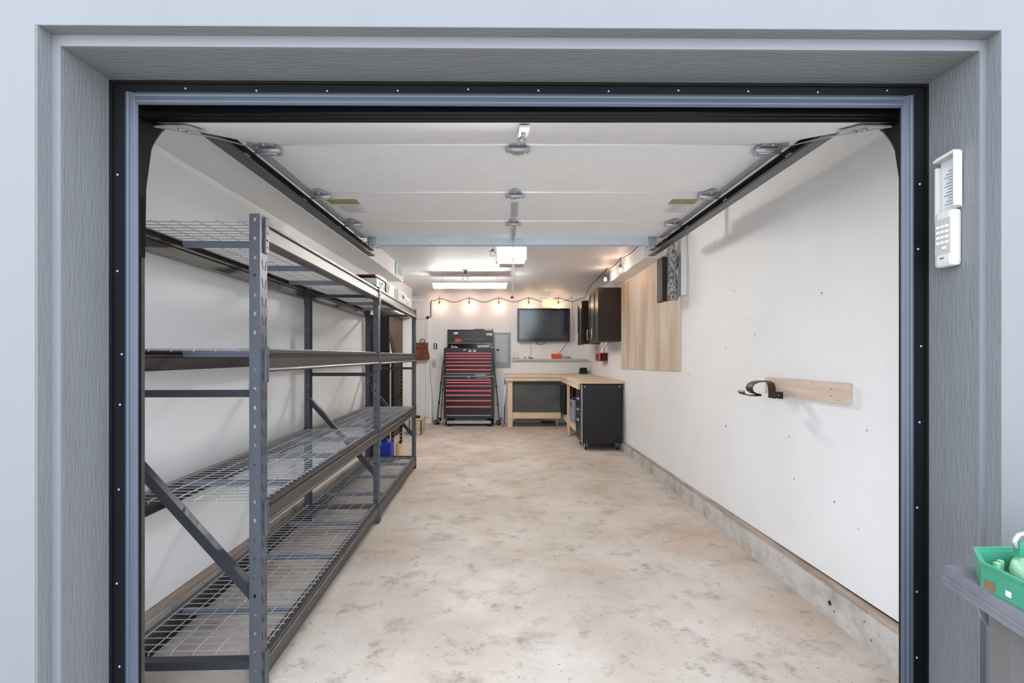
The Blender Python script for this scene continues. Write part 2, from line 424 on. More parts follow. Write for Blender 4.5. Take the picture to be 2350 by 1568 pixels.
struct('ceiling', MB().box(-2.8, 1.95, 1.38, YB + 0.12, ZC, ZC + 0.1), M_ceil)
struct('ceiling_bulkhead_left', MB().box(WL + 0.0005, -1.457, 1.56, 6.69, 2.459, ZC - 0.0005), M_wall)
struct('ceiling_bulkhead_right', MB().box(1.55, WR - 0.0005, 5.21, 6.93, 2.49, ZC - 0.0005), M_wall)
struct('trim_3', MB().box(-2.7, px(987, 9.7), 9.66, YB, pz(694, 9.7), pz(685, 9.7) , 0.003), M_wall)
# passage door on the back wall, left
b = MB(); XD = px(977, 9.72)
b.box(XD, XD + 0.07, YB - 0.03, YB, 0.12, 2.24, 0.004); b.box(-2.7, XD, YB - 0.03, YB, 2.17, 2.24, 0.004)
struct('trim_4', b, M_wall)
b = MB().box(-2.48, XD - 0.005, YB - 0.022, YB - 0.001, 0.15, 2.16)
d3 = struct('door_3', b, M_wall)
struct('panel', MB().box(XD - 0.66, XD - 0.12, YB - 0.028, YB - 0.022, 1.25, 2.04, 0.003), M_wall, d3)
struct('panel', MB().box(XD - 0.66, XD - 0.12, YB - 0.028, YB - 0.022, 0.3, 1.12, 0.003), M_wall, d3)

# ---- facade, seen from outside; its plane is slightly off square to the lens
K = 0.008
OXL, OXR, OZ = -1.172, 1.272, 2.217
RX0, RX1, RZ = -1.196, 1.290, 2.248
def fac(b): return b.shear(K)
struct('wall_front', fac(MB().box(-6, RX0 - 0.0, 1.205, 1.45, -0.01, 2.2475).box(RX1, 6, 1.205, 1.45, -0.01, 2.2475).box(-6, 6, 1.207, 1.45, RZ, 5.0)
       .box(-6, RX0 - 0.003, 1.2035, 1.205, 0, 2.248)), M_front)
# dark edge of the outer casing is the return of the wall boards
b = MB(); b.box(RX0 - 0.0002, RX0 + 0.0012, 1.2052, 1.2437, 0, RZ); b.box(RX1 - 0.0012, RX1 + 0.0002, 1.2052, 1.2437, 0, RZ)
struct('trim_5', fac(b), M_reveal_v)
struct('trim_6', fac(MB().box(RX0, RX1, 1.2075, 1.2437, RZ - 0.0012, RZ + 0.0002)), M_reveal_h)
# inner trim: light face strip and deep embossed reveal boards
b = MB(); b.box(RX0 + 0.0012, OXL - 0.0005, 1.2438, 1.2500, 0, RZ - 0.001); b.box(OXR + 0.0005, RX1 - 0.0012, 1.2438, 1.2500, 0, RZ - 0.001)
b.box(OXL - 0.0005, OXR + 0.0005, 1.2438, 1.2500, OZ + 0.0005, RZ - 0.001)
struct('trim_7', fac(b), M_strip)
struct('trim_8', fac(MB().box(RX0, OXL, 1.2501, YF + 0.05, 0, RZ).box(OXR, RX1, 1.2501, YF + 0.05, 0, RZ)), M_reveal_v)
struct('trim_9', fac(MB().box(OXL, OXR, 1.2501, YF + 0.05, OZ, RZ)), M_reveal_h)
b = MB()
XS = 1.122; XSR = 1.224
b.box(OXL, -XS, YF, YF + 0.045, 0, OZ); b.box(XSR, OXR, YF, YF + 0.045, 0, OZ); b.box(-XS, XSR, YF, YF + 0.045, 2.180, OZ)
b.box(OXL, OXL + 0.009, YF - 0.006, YF, 0, OZ); b.box(OXR - 0.009, OXR, YF - 0.006, YF, 0, OZ); b.box(OXL + 0.009, OXR - 0.009, YF - 0.006, YF, OZ - 0.009, OZ)
st = struct('trim_10', fac(b), M_black)
b = MB()
for zz in [0.25 + 0.24 * i for i in range(8)]:
    for xx_ in (-1.146, 1.247): b.lathe((xx_ + random.uniform(-.008, .008), YF - 0.001 , zz + random.uniform(-.05, .05)), [(0.0035, -0.001), (0.0035, 0.001)], 8, 'y')
for xx_ in [-0.95 + 0.21 * i for i in range(11)]: b.lathe((xx_, YF - 0.001, 2.195 + random.uniform(-.006, .006)), [(0.003, -0.001), (0.003, 0.001)], 8, 'y')
o = fac(b).build('nail', M_galv, st, 'galvanised nail heads', kind='stuff')
def sealprof(a0, a1, sgn):
    n = 7; out = []
    for i in range(n + 1):
        t = i / n; out.append((a0 + (a1 - a0) * t, YF - 0.004 - 0.012 * math.sin(PI * (0.15 + 0.85 * t)) + (0.003 if i in (3, 5) else 0)))
    return out + [(a1, YF - 0.0002), (a0, YF - 0.0002)]
b = MB(); b.prism(sealprof(-XS, -1.089, 1), 'z', 0, 2.178)
b.prism([(x, y) for x, y in sealprof(XSR, 1.191, 1)], 'z', 0, 2.178)
b.prism([(y, z) for z, y in sealprof(2.1795, 2.146, 1)], 'x', -1.089, 1.191)
struct('trim_11', fac(b), M_seal)
# side and roof blocks that close the shell around the opening
b = MB(); b.box(-2.8, -1.20, 1.4515, 1.50, 0, ZC); b.box(1.32, 1.95, 1.4515, 1.50, 0, ZC); b.box(-1.20, 1.32, 1.4515, 1.50, 2.26, ZC)
struct('wall_front_inner', b, M_wall)

# ================================================================ OVERHEAD DOOR
DXL, DXR, DZ = -1.16, 1.28, 2.395
dr = thing('door_1', 'raised white sectional garage door lying overhead under the ceiling', None, (0.06, 2.2, 2.155), kind='structure')
rows = [(2.2, 2.842), (2.842, 3.447), (3.447, 3.943)]
for a, c in rows:
    b = MB().box(DXL, DXR, a + 0.002, c - 0.004, DZ, DZ + 0.04, 0.0)
    b.box(DXL + 0.02, DXR - 0.02, a + 0.002, a + 0.012, DZ - 0.004, DZ)
    b.build('panel', M_door, dr)
b = MB().hexa([(DXL, 1.545, 2.172), (DXR, 1.545, 2.172), (DXR, 2.197, DZ), (DXL, 2.197, DZ),
               (DXL, 1.533, 2.212), (DXR, 1.533, 2.212), (DXR, 2.185, DZ + 0.04), (DXL, 2.185, DZ + 0.04)])
b.build('panel', M_door, dr)
b = MB().box(DXL, DXR, 1.485, 1.535, 2.176, 2.213, 0.006)
for k in range(3): b.tube([(DXL, 1.488 + 0.018 * k, 2.173 - 0.002 * k), (DXR, 1.488 + 0.018 * k, 2.173 - 0.002 * k)], 0.009, 8)
b.build('bottom_seal', M_rubber, dr)
for a in (2.2, 2.842, 3.447):   # rolled bright lip at each joint
    MB().tube([(DXL, a - 0.001, DZ - 0.003), (DXR, a - 0.001, DZ - 0.003)], 0.004, 8).build('joint_lip', M_lip, dr)
# end stiles, slightly greyer metal along each edge
M_stile = mat('end_stile_steel', (206, 207, 211), 0.45, 0.2)
for x0 in (DXL - 0.056, DXR):
    for a, c in rows: MB().box(x0, x0 + 0.056, a + 0.002, c - 0.004, DZ - 0.002, DZ + 0.04).build('end_stile', M_stile, dr)
b = MB(); b.prism([(3.93, DZ - 0.001), (3.93, DZ - 0.062), (3.945, DZ - 0.062), (3.945, DZ - 0.03), (3.975, DZ - 0.03), (3.975, DZ - 0.062), (3.99, DZ - 0.062), (3.99, DZ - 0.001)], 'x', DXL + 0.02, DXR - 0.02)
b.build('stiffening_strut', M_galv_light, dr)
def hinge(x, y, z, s=1.0, slope=0.0):
    b = MB()
    b.prism([(-0.045 * s, 0.006), (0.045 * s, 0.006), (0.045 * s, 0.03), (0.018 * s, 0.058), (-0.018 * s, 0.058), (-0.045 * s, 0.03)], 'z', -0.004, 0)
    b.prism([(-0.036 * s, -0.006), (0.036 * s, -0.006), (0.012 * s, -0.042), (-0.012 * s, -0.042)], 'z', -0.004, 0)
    b.tube([(-0.052 * s, 0, -0.012), (0.052 * s, 0, -0.012)], 0.0075, 10)
    b.box(-0.046 * s, -0.038 * s, -0.006, 0.026, -0.014, -0.001); b.box(0.038 * s, 0.046 * s, -0.006, 0.026, -0.014, -0.001)
    for px_, py_ in ((-0.024 * s, 0.022), (0.024 * s, 0.022), (0, 0.044), (0, -0.026)):
        b.lathe((px_, py_, -0.004), [(0.007, 0), (0.006, -0.006), (0.003, -0.008)], 8)
    bmesh.ops.transform(b.bm, matrix=Matrix.Translation((x, y, z)) @ Matrix.Diagonal((1, 1.6, 1.5, 1)), verts=b.bm.verts[:])
    return b
h0 = hinge(0.06, 2.2, DZ - 0.006, 1.12).build('hinge', M_galv, dr)
inst(h0, dr, (0, 0.642, 0)); inst(h0, dr, (0, 1.247, 0))
for xh in (DXL + 0.045, DXR - 0.045):
    for yh in (2.2, 2.842, 3.447):
        q = inst(h0, dr, (xh - 0.06, yh - 2.2, -0.004))
        sg = -1 if xh < 0 else 1
        b = MB(); b.tube([(xh - sg * 0.03, yh + 0.028, DZ - 0.03), (xh + sg * 0.11, yh + 0.028, DZ - 0.03)], 0.0055, 8)
        b.build('roller_stem', M_galv, dr)
        MB().lathe((xh + sg * 0.115, yh + 0.028, DZ - 0.03), [(0.008, -0.006), (0.022, -0.006), (0.022, 0.006), (0.008, 0.006)], 16, 'x').build('roller', M_white, dr)
    sg = -1 if xh < 0 else 1
    b = MB().box(xh - 0.035, xh + 0.035, 3.90, 3.985, DZ - 0.008, DZ - 0.003)
    for k in range(3): b.box(xh - 0.035 + 0.028 * k, xh - 0.028 + 0.028 * k, 3.90, 3.992, DZ - 0.07, DZ - 0.004)
    b.box(xh - 0.04, xh + 0.06, 3.985, 3.992, DZ - 0.078, DZ - 0.07); b.tube([(xh, 3.94, DZ - 0.04), (xh + sg * 0.11, 3.94, DZ - 0.04)], 0.0055, 8)
    b.build('top_bracket', M_galv, dr)
    b = MB()   # bottom corner bracket and cable
    b.hexa([(xh - sg * 0.05, 1.56, 2.170), (xh + sg * 0.05, 1.56, 2.170), (xh + sg * 0.05, 1.72, 2.226), (xh - sg * 0.02, 1.72, 2.226),
            (xh - sg * 0.05, 1.56, 2.166), (xh + sg * 0.05, 1.56, 2.166), (xh + sg * 0.05, 1.72, 2.222), (xh - sg * 0.02, 1.72, 2.222)])
    b.lathe((xh + sg * 0.01, 1.62, 2.186), [(0.008, 0), (0.006, -0.008)], 8); b.lathe((xh + sg * 0.02, 1.68, 2.206), [(0.008, 0), (0.006, -0.008)], 8)
    b.tube([(xh + sg * 0.055, 1.56, 2.165), (xh + sg * 0.055, 1.9, 2.285), (xh + sg * 0.055, 2.2, DZ - 0.02)], 0.0025, 6)
    b.build('corner_bracket', M_galv, dr)
# sagging handle bracket near the bottom edge
b = MB().bar((0.066, 1.575, 2.170), (0.066, 1.85, 2.262), 0.036, 0.012, (0, 0, 1)); b.lathe((0.066, 1.84, 2.252), [(0.018, 0), (0.016, -0.012), (0.006, -0.016)], 14)
b.lathe((0.066, 1.78, 2.232), [(0.008, 0), (0.006, -0.008)], 8); b.lathe((0.066, 1.68, 2.198), [(0.008, 0), (0.006, -0.008)], 8)
b.build('step_bracket', M_galv, dr)
# stickers
for x0, x1 in ((px(745, 2.95), px(800, 2.95) + 0.04), (px(1546, 2.95), px(1615, 2.95) - 0.02)):
    MB().box(x0, x1, 2.97, 3.06, DZ - 0.003, DZ - 0.0019).build('warning_sticker', M_olive, dr)
    b = MB()
    MB().box(x0 + 0.03, x1 + 0.0, 3.075, 3.25, DZ - 0.003, DZ - 0.0019).build('white_sticker', M_paper, dr)
    for k in range(7): b.box(x0 + 0.045, x1 - 0.012 - 0.02 * (k % 3), 3.09 + 0.021 * k, 3.094 + 0.021 * k, DZ - 0.0036, DZ - 0.003)
    b.build('printed_lines', M_ink, dr, kind='stuff')
b = MB(); xx0, xx1 = px(1172, 3.1), px(1190, 3.1)
MB().box(xx0, xx1, 3.02, 3.36, DZ - 0.003, DZ - 0.0019).build('white_sticker', M_label, dr)
for k in range(12): b.box(xx0 + 0.004, xx1 - 0.004 - 0.012 * (k % 2), 3.035 + 0.026 * k, 3.041 + 0.026 * k, DZ - 0.0036, DZ - 0.003)
b.build('printed_lines', M_ink, dr, kind='stuff')
# door arm bracket
b = MB().bar((0.07, 3.50, DZ - 0.012), (0.07, 3.92, DZ - 0.012), 0.022, 0.016, (0, 0, 1)); b.bar((0.07, 3.86, DZ - 0.01), (0.07, 4.05, DZ - 0.075), 0.008, 0.02, (0, 0, 1))
for k in range(4): b.lathe((0.07 + 0.01 * (-1) ** k, 3.55 + 0.1 * k, DZ - 0.02), [(0.008, 0), (0.006, -0.008)], 8)
b.build('arm_bracket', M_galv, dr)

# tracks
def track(sg, label):
    X = -1.19 if sg < 0 else 1.31
    t = thing('door_track', label, 'door track', (X, 1.5, 0))
    # path in (Y,Z): vertical up, arc, horizontal; C profile
    path = [(1.515, 0.02), (1.515, 1.95)]
    cy, cz, R = 1.90, 1.95, 0.385
    for i in range(1, 13):
        a = PI - i * (PI / 2) / 12
        path.append((cy + R * math.cos(a), cz + R * math.sin(a)))
    path.append((4.27, cz + R))
    prof = [(-0.026, 0.0), (0.0, 0.0), (0.0, 1.0), (0, 0)]
    def strip(u0, u1, d0, d1, name, m):
        """u = sideways (x), d = offset along path normal"""
        bm = MB(); t_ = bmesh.new(); rr = []
        for i, (y, z) in enumerate(path):
            p0 = path[max(i - 1, 0)]; p1 = path[min(i + 1, len(path) - 1)]
            dy, dz = p1[0] - p0[0], p1[1] - p0[1]; l = math.hypot(dy, dz); ny, nz = dz / l, -dy / l   # towards room / down
            rr.append([t_.verts.new((X + u, y + ny * d, z + nz * d)) for u, d in ((u0, d0), (u1, d0), (u1, d1), (u0, d1))])
        for i in range(len(rr) - 1):
            for k in range(4): t_.faces.new((rr[i][k], rr[i][(k + 1) % 4], rr[i + 1][(k + 1) % 4], rr[i + 1][k]))
        t_.faces.new(rr[0]); t_.faces.new(rr[-1][::-1]); bmesh.ops.recalc_face_normals(t_, faces=t_.faces[:]); bm.add(t_); return bm
    w_ = 0.05
    b = strip(sg * w_, sg * (w_ + 0.003), -0.026, 0.026, '', 0)         # web, wall side
    me2 = strip(-sg * 0.0, sg * w_, 0.023, 0.026, '', 0); me3 = strip(-sg * 0.0, sg * w_, -0.026, -0.023, '', 0)
    me4 = strip(-sg * 0.004, 0, 0.012, 0.026, '', 0)
    for q in (me2, me3, me4): b.add(q.bm)
    b.build('rail', M_track, t)
    # angle iron carrying the horizontal run, on its wall side
    b = MB(); xa = X + sg * 0.056
    b.box(min(xa, xa + sg * 0.003), max(xa, xa + sg * 0.003), 1.97, 4.33, 2.335, 2.375)
    b.box(min(xa, xa + sg * 0.032), max(xa, xa + sg * 0.032), 1.97, 4.30, 2.332, 2.335)
    b.build('angle_iron', M_track, t)
    for yy in (2.6, 3.1, 3.62, 4.1): MB().lathe((X + sg * 0.072, yy, 2.335), [(0.008, 0.012), (0.009, -0.003), (0.005, -0.009)], 8).build('bolt', M_galv, t)
    b = MB().box(min(xa, xa + sg * 0.03), max(xa, xa + sg * 0.03), 3.95, 3.98, 2.335, ZC - 0.001); b.build('hanger_strap', M_galv, t)
    # dark flag bracket at the head of the jamb
    b = MB(); x0, x1 = (X + 0.01, X + 0.045) if sg < 0 else (X - 0.045, X - 0.01)
    pts = [(1.502, 1.72), (1.502, 2.24), (1.72, 2.262), (1.62, 2.2), (1.56, 2.1), (1.535, 1.95), (1.53, 1.72)]
    xx = X - sg * 0.012
    b.prism(pts, 'x', xx - 0.0015, xx + 0.0015); b.build('flag_bracket', M_black, t)
    return t
track(-1, 'left curved steel door track beside the raised door, above the storage rack')
track(1, 'right curved steel door track beside the raised door, along the white wall')

# ================================================================ OPENER
OY = 4.80
op = thing('door_opener', 'white garage door opener motor with glowing lens hung from the ceiling', 'door opener', (0.06, OY, 2.352))
x0, x1 = px(1144.6, OY), px(1204, OY)
MB().box(x0 + 0.005, x1 - 0.005, OY + 0.05, OY + 0.26, 2.355, 2.50, 0.006).build('housing', M_white, op)
MB().box(x0, x1, OY, OY + 0.05, 2.357, 2.505, 0.012).build('lens', M_lens, op)
MB().box(x0 - 0.004, x1 + 0.004, OY - 0.05, OY + 0.27, 2.507, 2.513, 0.001).build('added_light_shield', M_galv_light, op)  # added shield, keeps lens light off the ceiling above
b = MB().box(x0 - 0.02, x0 - 0.004, OY + 0.02, OY + 0.10, 2.40, 2.53); b.box(x1 + 0.004, x1 + 0.02, OY + 0.02, OY + 0.10, 2.40, 2.53)
b.box(x0 - 0.02, x1 + 0.02, OY + 0.10, OY + 0.13, 2.514, 2.53); b.box(x0 - 0.02, x0 - 0.012, OY + 0.1, OY + 0.13, 2.52, ZC); b.box(x1 + 0.012, x1 + 0.02, OY + 0.1, OY + 0.13, 2.52, ZC)
b.build('hanger', M_galv_light, op)
MB().box(x0 - 0.028, x0 - 0.006, OY + 0.05, OY + 0.2, 2.385, 2.49, 0.006).build('side_cover', M_brownp, op)
b = MB(); b.tube([(x0 - 0.02, OY + 0.08, 2.47), (x0 - 0.06, OY + 0.07, 2.49), (x0 - 0.09, OY + 0.06, 2.48), (x0 - 0.085, OY + 0.06, 2.44), (x0 - 0.06, OY + 0.06, 2.435), (x0 - 0.04, OY + 0.06, 2.45)], 0.0025, 6)
b.tube([(x0 - 0.1, OY + 0.06, 2.49), (x0 - 0.05, OY + 0.06, 2.495), (x0 - 0.06, OY + 0.06, 2.53)], 0.003, 6); b.lathe((x0 - 0.065, OY + 0.06, 2.50), [(0.008, -.008), (0.012, 0), (0.008, .008)], 10)
b.build('antenna_wire', M_cable, op)
MB().lathe((x0 - 0.018, OY + 0.05, 2.36), [(0.010, 0), (0.012, 0.01), (0.010, 0.022)], 10).build('knob', M_cable, op)
MB().box(0.045, 0.078, 1.53, OY + 0.1, 2.53, 2.56).build('rail', M_track, op)
xr = px(1176, 4.3)
b = MB().tube([(xr + 0.012, 4.3, 2.535), (xr + 0.004, 4.3, 2.25), (xr, 4.3, 2.0), (xr - 0.003, 4.3, pz(682, 4.3))], 0.005, 8)
b.tube([(xr + 0.008, 4.298, 2.3), (xr + 0.02, 4.298, 2.2), (xr + 0.024, 4.298, 2.12), (xr + 0.034, 4.298, 2.09)], 0.004, 6)
b.lathe((xr + 0.003, 4.3, 2.15), [(0.004, -.01), (0.009, 0), (0.004, .01)], 8); b.build('release_cord', M_white_cable, op)
MB().lathe((xr - 0.003, 4.3, pz(682, 4.3)), [(0.006, -0.014), (0.017, -0.008), (0.018, 0.002), (0.006, 0.008)], 14).build('release_handle', mat('red_plastic', (190, 40, 44), 0.4), op, 'red handle')

# ================================================================ STORAGE RACK
RA = 0.03
rk = thing('storage_rack', 'tall charcoal steel storage rack, two bays of empty wire shelves along left wall', 'storage rack', (-0.995, 1.90, 0))
rk['_o'] = (0, 0, 0)
rk.rotation_euler = (0, 0, RA)
PH = 1.978; PD = 0.062; PW = 0.043; RX = -0.61
def post_mb(front=True):
    b = MB(); pit = 0.0765
    holes = []; z = PH - 0.014 - 0.01
    while z > 0.05:
        holes.append([(-0.026, z - 0.0075), (-0.016, z - 0.0075), (-0.016, z + 0.0075), (-0.026, z + 0.0075)]); z -= pit
    b.plate([(-PW, 0.004), (0, 0.004), (0, PH), (-PW, PH)], holes, 0.0022, lambda u, v, d: (u, d, v))
    sl = []; z = PH - 0.05
    while z > 0.08:
        sl.append([(0.013, z + 0.020), (0.020, z + 0.020), (0.031, z - 0.019), (0.024, z - 0.019)])
        sl.append([(0.049, z + 0.016), (0.056, z + 0.016), (0.047, z - 0.022), (0.040, z - 0.022)]); z -= pit
    b.plate([(0.0022, 0.004), (PD, 0.004), (PD, PH), (0.0022, PH)], sl, 0.0022, lambda u, v, d: (-d, u, v))
    b.box(-PW, -0.0022, PD - 0.0022, PD, 0.004, PH)
    b.box(-PW - 0.012, 0.004, -0.006, PD + 0.004, 0, 0.004)
    if not front:
        for v in b.bm.verts: v.co.x = RX - v.co.x
        bmesh.ops.reverse_faces(b.bm, faces=b.bm.faces[:])
    return b
fp = post_mb(True).build('post', M_rack, rk); rp = post_mb(False).build('post', M_rack, rk)
for yy in (2.0, 3.90): inst(fp, rk, (0, yy, 0)); inst(rp, rk, (0, yy, 0))
bp_ = [(-0.045, 0), (0.003, 0), (0.003, -0.013), (-0.009, -0.019), (-0.009, -0.026), (0.003, -0.032), (0.003, -0.077), (0.008, -0.084), (0.004, -0.092), (-0.045, -0.092), (-0.045, -0.0895), (-0.002, -0.0895), (-0.002, -0.034), (-0.012, -0.028), (-0.012, -0.017), (-0.004, -0.010), (-0.004, -0.003), (-0.045, -0.003)]
levels = [[0.160, 0.790, 1.424, 1.960], [0.142, 0.772, 1.420, 1.964]]
bays = [(0.052, 2.008), (2.052, 3.908)]
def mk_beam(y0, y1, front):
    b = MB(); b.prism(bp_, 'y', y0, y1)
    if not front:
        for v in b.bm.verts: v.co.x = RX - v.co.x
        bmesh.ops.reverse_faces(b.bm, faces=b.bm.faces[:])
    return b.build('beam', M_rack_d, rk)
def mk_br(y, front, s=1):
    b = MB(); b.box(0.0005, 0.008, y - 0.006, y + 0.022, -0.135, 0.014, 0.0015)
    for k in range(4): b.lathe((0.008, y + 0.008, -0.02 - 0.03 * k), [(0.004, 0), (0.003, 0.003)], 8, 'x')
    if not front:
        for v in b.bm.verts: v.co.x = RX - v.co.x
        bmesh.ops.reverse_faces(b.bm, faces=b.bm.faces[:])
    return b.build('beam_bracket', M_rack, rk)
WX0, WX1 = RX + 0.022, -0.014
def deck_mb(y0, y1):
    b = MB(); n = int(round((y1 - y0 - 0.04) / 0.048)); nx = 7
    r = 0.0023
    for i in range(n + 1):
        y = y0 + 0.02 + (y1 - y0 - 0.04) * i / n
        b.tube([(WX0, y, 0.002), (WX1, y, 0.002)], r, 5)
    for k in range(nx):
        x = WX0 + 0.012 + (WX1 - WX0 - 0.024) * k / (nx - 1)
        b.tube([(x, y0 + 0.004, -0.007), (x, y0 + 0.008, 0.004), (x, y0 + 0.016, 0.0062), (x, y1 - 0.016, 0.0062), (x, y1 - 0.004, -0.01)], r, 5)
    return b
for bi, (y0, y1) in enumerate(bays):
    fb = rb = None
    for li, z in enumerate(levels[bi]):
        if fb is None:
            fb = mk_beam(y0, y1, True); rb = mk_beam(y0, y1, False); fb.location.z = rb.location.z = z
            brs = [mk_br(y0 - 0.012, True), mk_br(y1 + 0.004, True), mk_br(y0 - 0.012, False), mk_br(y1 + 0.004, False)]
            for q in brs: q.location.z = z
            half = (y0 + y1) / 2
            dk = deck_mb(y0, y1).build('wire_deck', M_wire, rk, kind='stuff'); dk.location.z = z
            sup = []
            for k in range(3):
                ys = y0 + (0.36, 0.98, 1.56)[k]
                s_ = MB(); s_.prism([(ys - 0.017, -0.002), (ys + 0.017, -0.002), (ys + 0.017, -0.006), (ys + 0.006, -0.030), (ys - 0.006, -0.030), (ys - 0.017, -0.006)], 'x', RX + 0.045, -0.045)
                s_ = s_.build('deck_support', M_supp, rk); s_.location.z = z; sup.append(s_)
            first = [fb, rb, dk] + brs + sup; z00 = z
        else:
            for q in first: c = inst(q, rk); c.location.z = z
for yy in (0, 2.0, 3.90):
    yc = yy + 0.034
    b = MB(); b.bar((RX + 0.045, yc, 1.245), (-0.045, yc, 1.245), 0.028, 0.034); b.build('frame_brace', M_brace, rk)
    b = MB(); b.bar((RX + 0.03, yc, 1.035), (-0.03, yc, 0.405), 0.038, 0.034); b.build('diagonal_brace', M_brace, rk)
    b = MB(); b.bar((RX + 0.045, yc, 0.135), (-0.045, yc, 0.135), 0.034, 0.04); b.build('frame_brace', M_brace, rk)
    b = MB(); b.bar((RX + 0.045, yc, 1.90), (-0.045, yc, 1.90), 0.02, 0.02)
    if yy: b.build('frame_brace', M_brace, rk)
    else: b.bm.free()
def rackp(xl, yl, z): return Vector((-0.995 + xl - RA * yl, 1.9 + yl + RA * xl, z))

# boxes on the top shelf of the second bay
GB = 'boxes stored on the far bay top shelf'
def topbox(yl0, yl1, xl0, xl1, h, m, lab, name='storage_box', lid=None, marks=0, z0=1.975):
    c0 = rackp(xl0, yl0, z0); c1 = rackp(xl1, yl1, z0)
    t = thing(name, lab, 'box', ((c0.x + c1.x) / 2, (c0.y + c1.y) / 2, z0), GB)
    xa, xb = sorted((c0.x, c1.x)); ya, yb = sorted((c0.y, c1.y))
    MB().box(xa, xb, ya, yb, z0, z0 + h, 0.004).build('carton', m, t)
    b = MB()
    for k in range(marks):
        zz = z0 + h * (0.25 + 0.55 * random.random()); yy = ya + (yb - ya) * (0.1 + 0.7 * random.random())
        b.box(xb, xb + 0.001, yy, yy + 0.05, zz - 0.008, zz + 0.015); b.box(xa + 0.05 * k % (xb - xa - 0.05) , xa + 0.05 * k % (xb - xa - 0.05) + 0.04, ya - 0.001, ya, zz - 0.006, zz + 0.006)
    if marks: b.build('printed_mark', M_cable, t, kind='stuff')
    else: b.bm.free()
    return t
topbox(2.15, 2.42, -0.30, -0.04, 0.10, M_paper, 'white printed carton under the brown lid, nearest on the far top shelf', marks=5)
topbox(2.44, 2.54, -0.28, -0.03, 0.11, M_dark, 'dark brown narrow box between white cartons on top shelf')
topbox(2.56, 2.86, -0.28, -0.04, 0.13, M_paper, 'plain white carton behind the dark brown box on top shelf', marks=2)
topbox(2.90, 3.00, -0.28, -0.04, 0.11, M_pat, 'speckled grey box in the middle of the top shelf row')
topbox(3.04, 3.42, -0.28, -0.03, 0.13, M_paper, 'white carton with black pictures near the end of top shelf', marks=8)
topbox(3.45, 3.78, -0.28, -0.03, 0.10, M_white, 'low white carton at the far end of top shelf', marks=3)
b = MB(); c = rackp(-0.17, 2.34, 2.11)
pr = []
for i in range(9): a = PI * i / 8; pr.append((c.y - 0.22 * math.cos(a), c.z - 0.02 + 0.03 * math.sin(a)))
b.prism(pr, 'x', c.x - 0.12, c.x + 0.12)
b.build('curved_lid', mat('brown_lid', (104, 46, 34), 0.4), None, 'brown curved lid lying on the nearest white carton, top shelf', 'lid')

# ================================================================ RECESS BEHIND THE RACK
MB().box(px(850, 6.2), px(893, 6.2), 6.2, 6.235, 0.0, 1.935, 0.003).build('tall_board', M_dark, None, 'tall dark brown board standing behind the far rack post', 'board')
MB().box(px(893.5, 6.26), px(896.5, 6.26), 6.24, 6.28, 0.0, 1.50).build('wood_stick', M_wood_z, None, 'slim pale wood stick upright beside the tall dark board', 'stick')
sh = thing('black_shelf_unit', 'low black perforated shelf unit standing in the left wall recess', 'shelf unit', (-1.68, 6.7, 0))
def perf(x, y, h, m=M_blk):
    hs = []; z = h - 0.03
    while z > 0.05: hs.append([(0.010, z - .012), (0.022, z - .012), (0.022, z + .012), (0.010, z + .012)]); z -= 0.055
    return MB().plate([(0, 0), (0.032, 0), (0.032, h), (0, h)], hs, 0.002, lambda u, v, d: (x + u, y + d, v)).box(x + 0.030, x + 0.032, y, y + 0.03, 0, h)
for xx_, yy_ in ((-1.56, 6.93), (-1.88, 6.93), (-1.56, 6.42), (-1.88, 6.42)): perf(xx_, yy_, 1.34).build('post', M_blk, sh)
for zz in (0.40, 0.80, 1.27):
    MB().box(-1.88, -1.53, 6.44, 6.95, zz, zz + 0.025).build('shelf', M_blk, sh)
MB().box(-1.86, -1.55, 6.90, 6.92, 0.43, 1.25).build('back_panel', M_slate, sh)
for k, (dy, h, m, lab) in enumerate(((0, 0.60, M_paper, 'thin white panel leaning nearest on the black shelf unit'), (0.10, 0.56, M_blk, 'thin black panel leaning behind the white one'),
        (0.19, 0.50, M_slate, 'thin slate grey panel third in the leaning row'), (0.28, 0.46, M_blk, 'black panel leaning farthest back on the shelf unit'))):
    b = MB(); y = 6.50 + dy; z0 = 1.297
    b.hexa([(-1.80, y, z0), (-1.55, y, z0), (-1.55, y + 0.02, z0), (-1.80, y + 0.02, z0), (-1.86, y - 0.02, z0 + h), (-1.66, y - 0.02, z0 + h), (-1.66, y, z0 + h), (-1.86, y, z0 + h)])
    b.build('leaning_panel', m, None, lab, 'panel', 'panels leaning on the black shelf unit')
def jug(x0, x1, y0, y1, h, m, lab, capm):
    t = thing('fuel_can', lab, 'can', ((x0 + x1) / 2, (y0 + y1) / 2, 0))
    MB().box(x0, x1, y0, y1, 0, h * 0.84, 0.015).build('body', m, t)
    cx, cy = (x0 + x1) / 2, (y0 + y1) / 2
    MB().tube([(cx, y0 + 0.03, h * 0.82), (cx, y0 + 0.05, h * 0.97), (cx, y1 - 0.1, h * 0.97), (cx, y1 - 0.07, h * 0.82)], 0.011, 8).build('handle', m, t)
    MB().tube([(cx + 0.03, y0 + 0.04, h * 0.82), (cx + 0.03, y0 + 0.04, h * 0.9), (cx + 0.06, y0 + 0.02, h)], [0.02, 0.018, 0.01], 10).build('spout', capm, t)
jug(-1.60, -1.455, 5.98, 6.16, 0.34, M_blue, 'blue plastic can on the floor behind the far rack bay', M_grey)
jug(-1.46, -1.40, 6.22, 6.38, 0.28, M_yellow, 'pale yellow plastic can beside the blue can', M_blk)
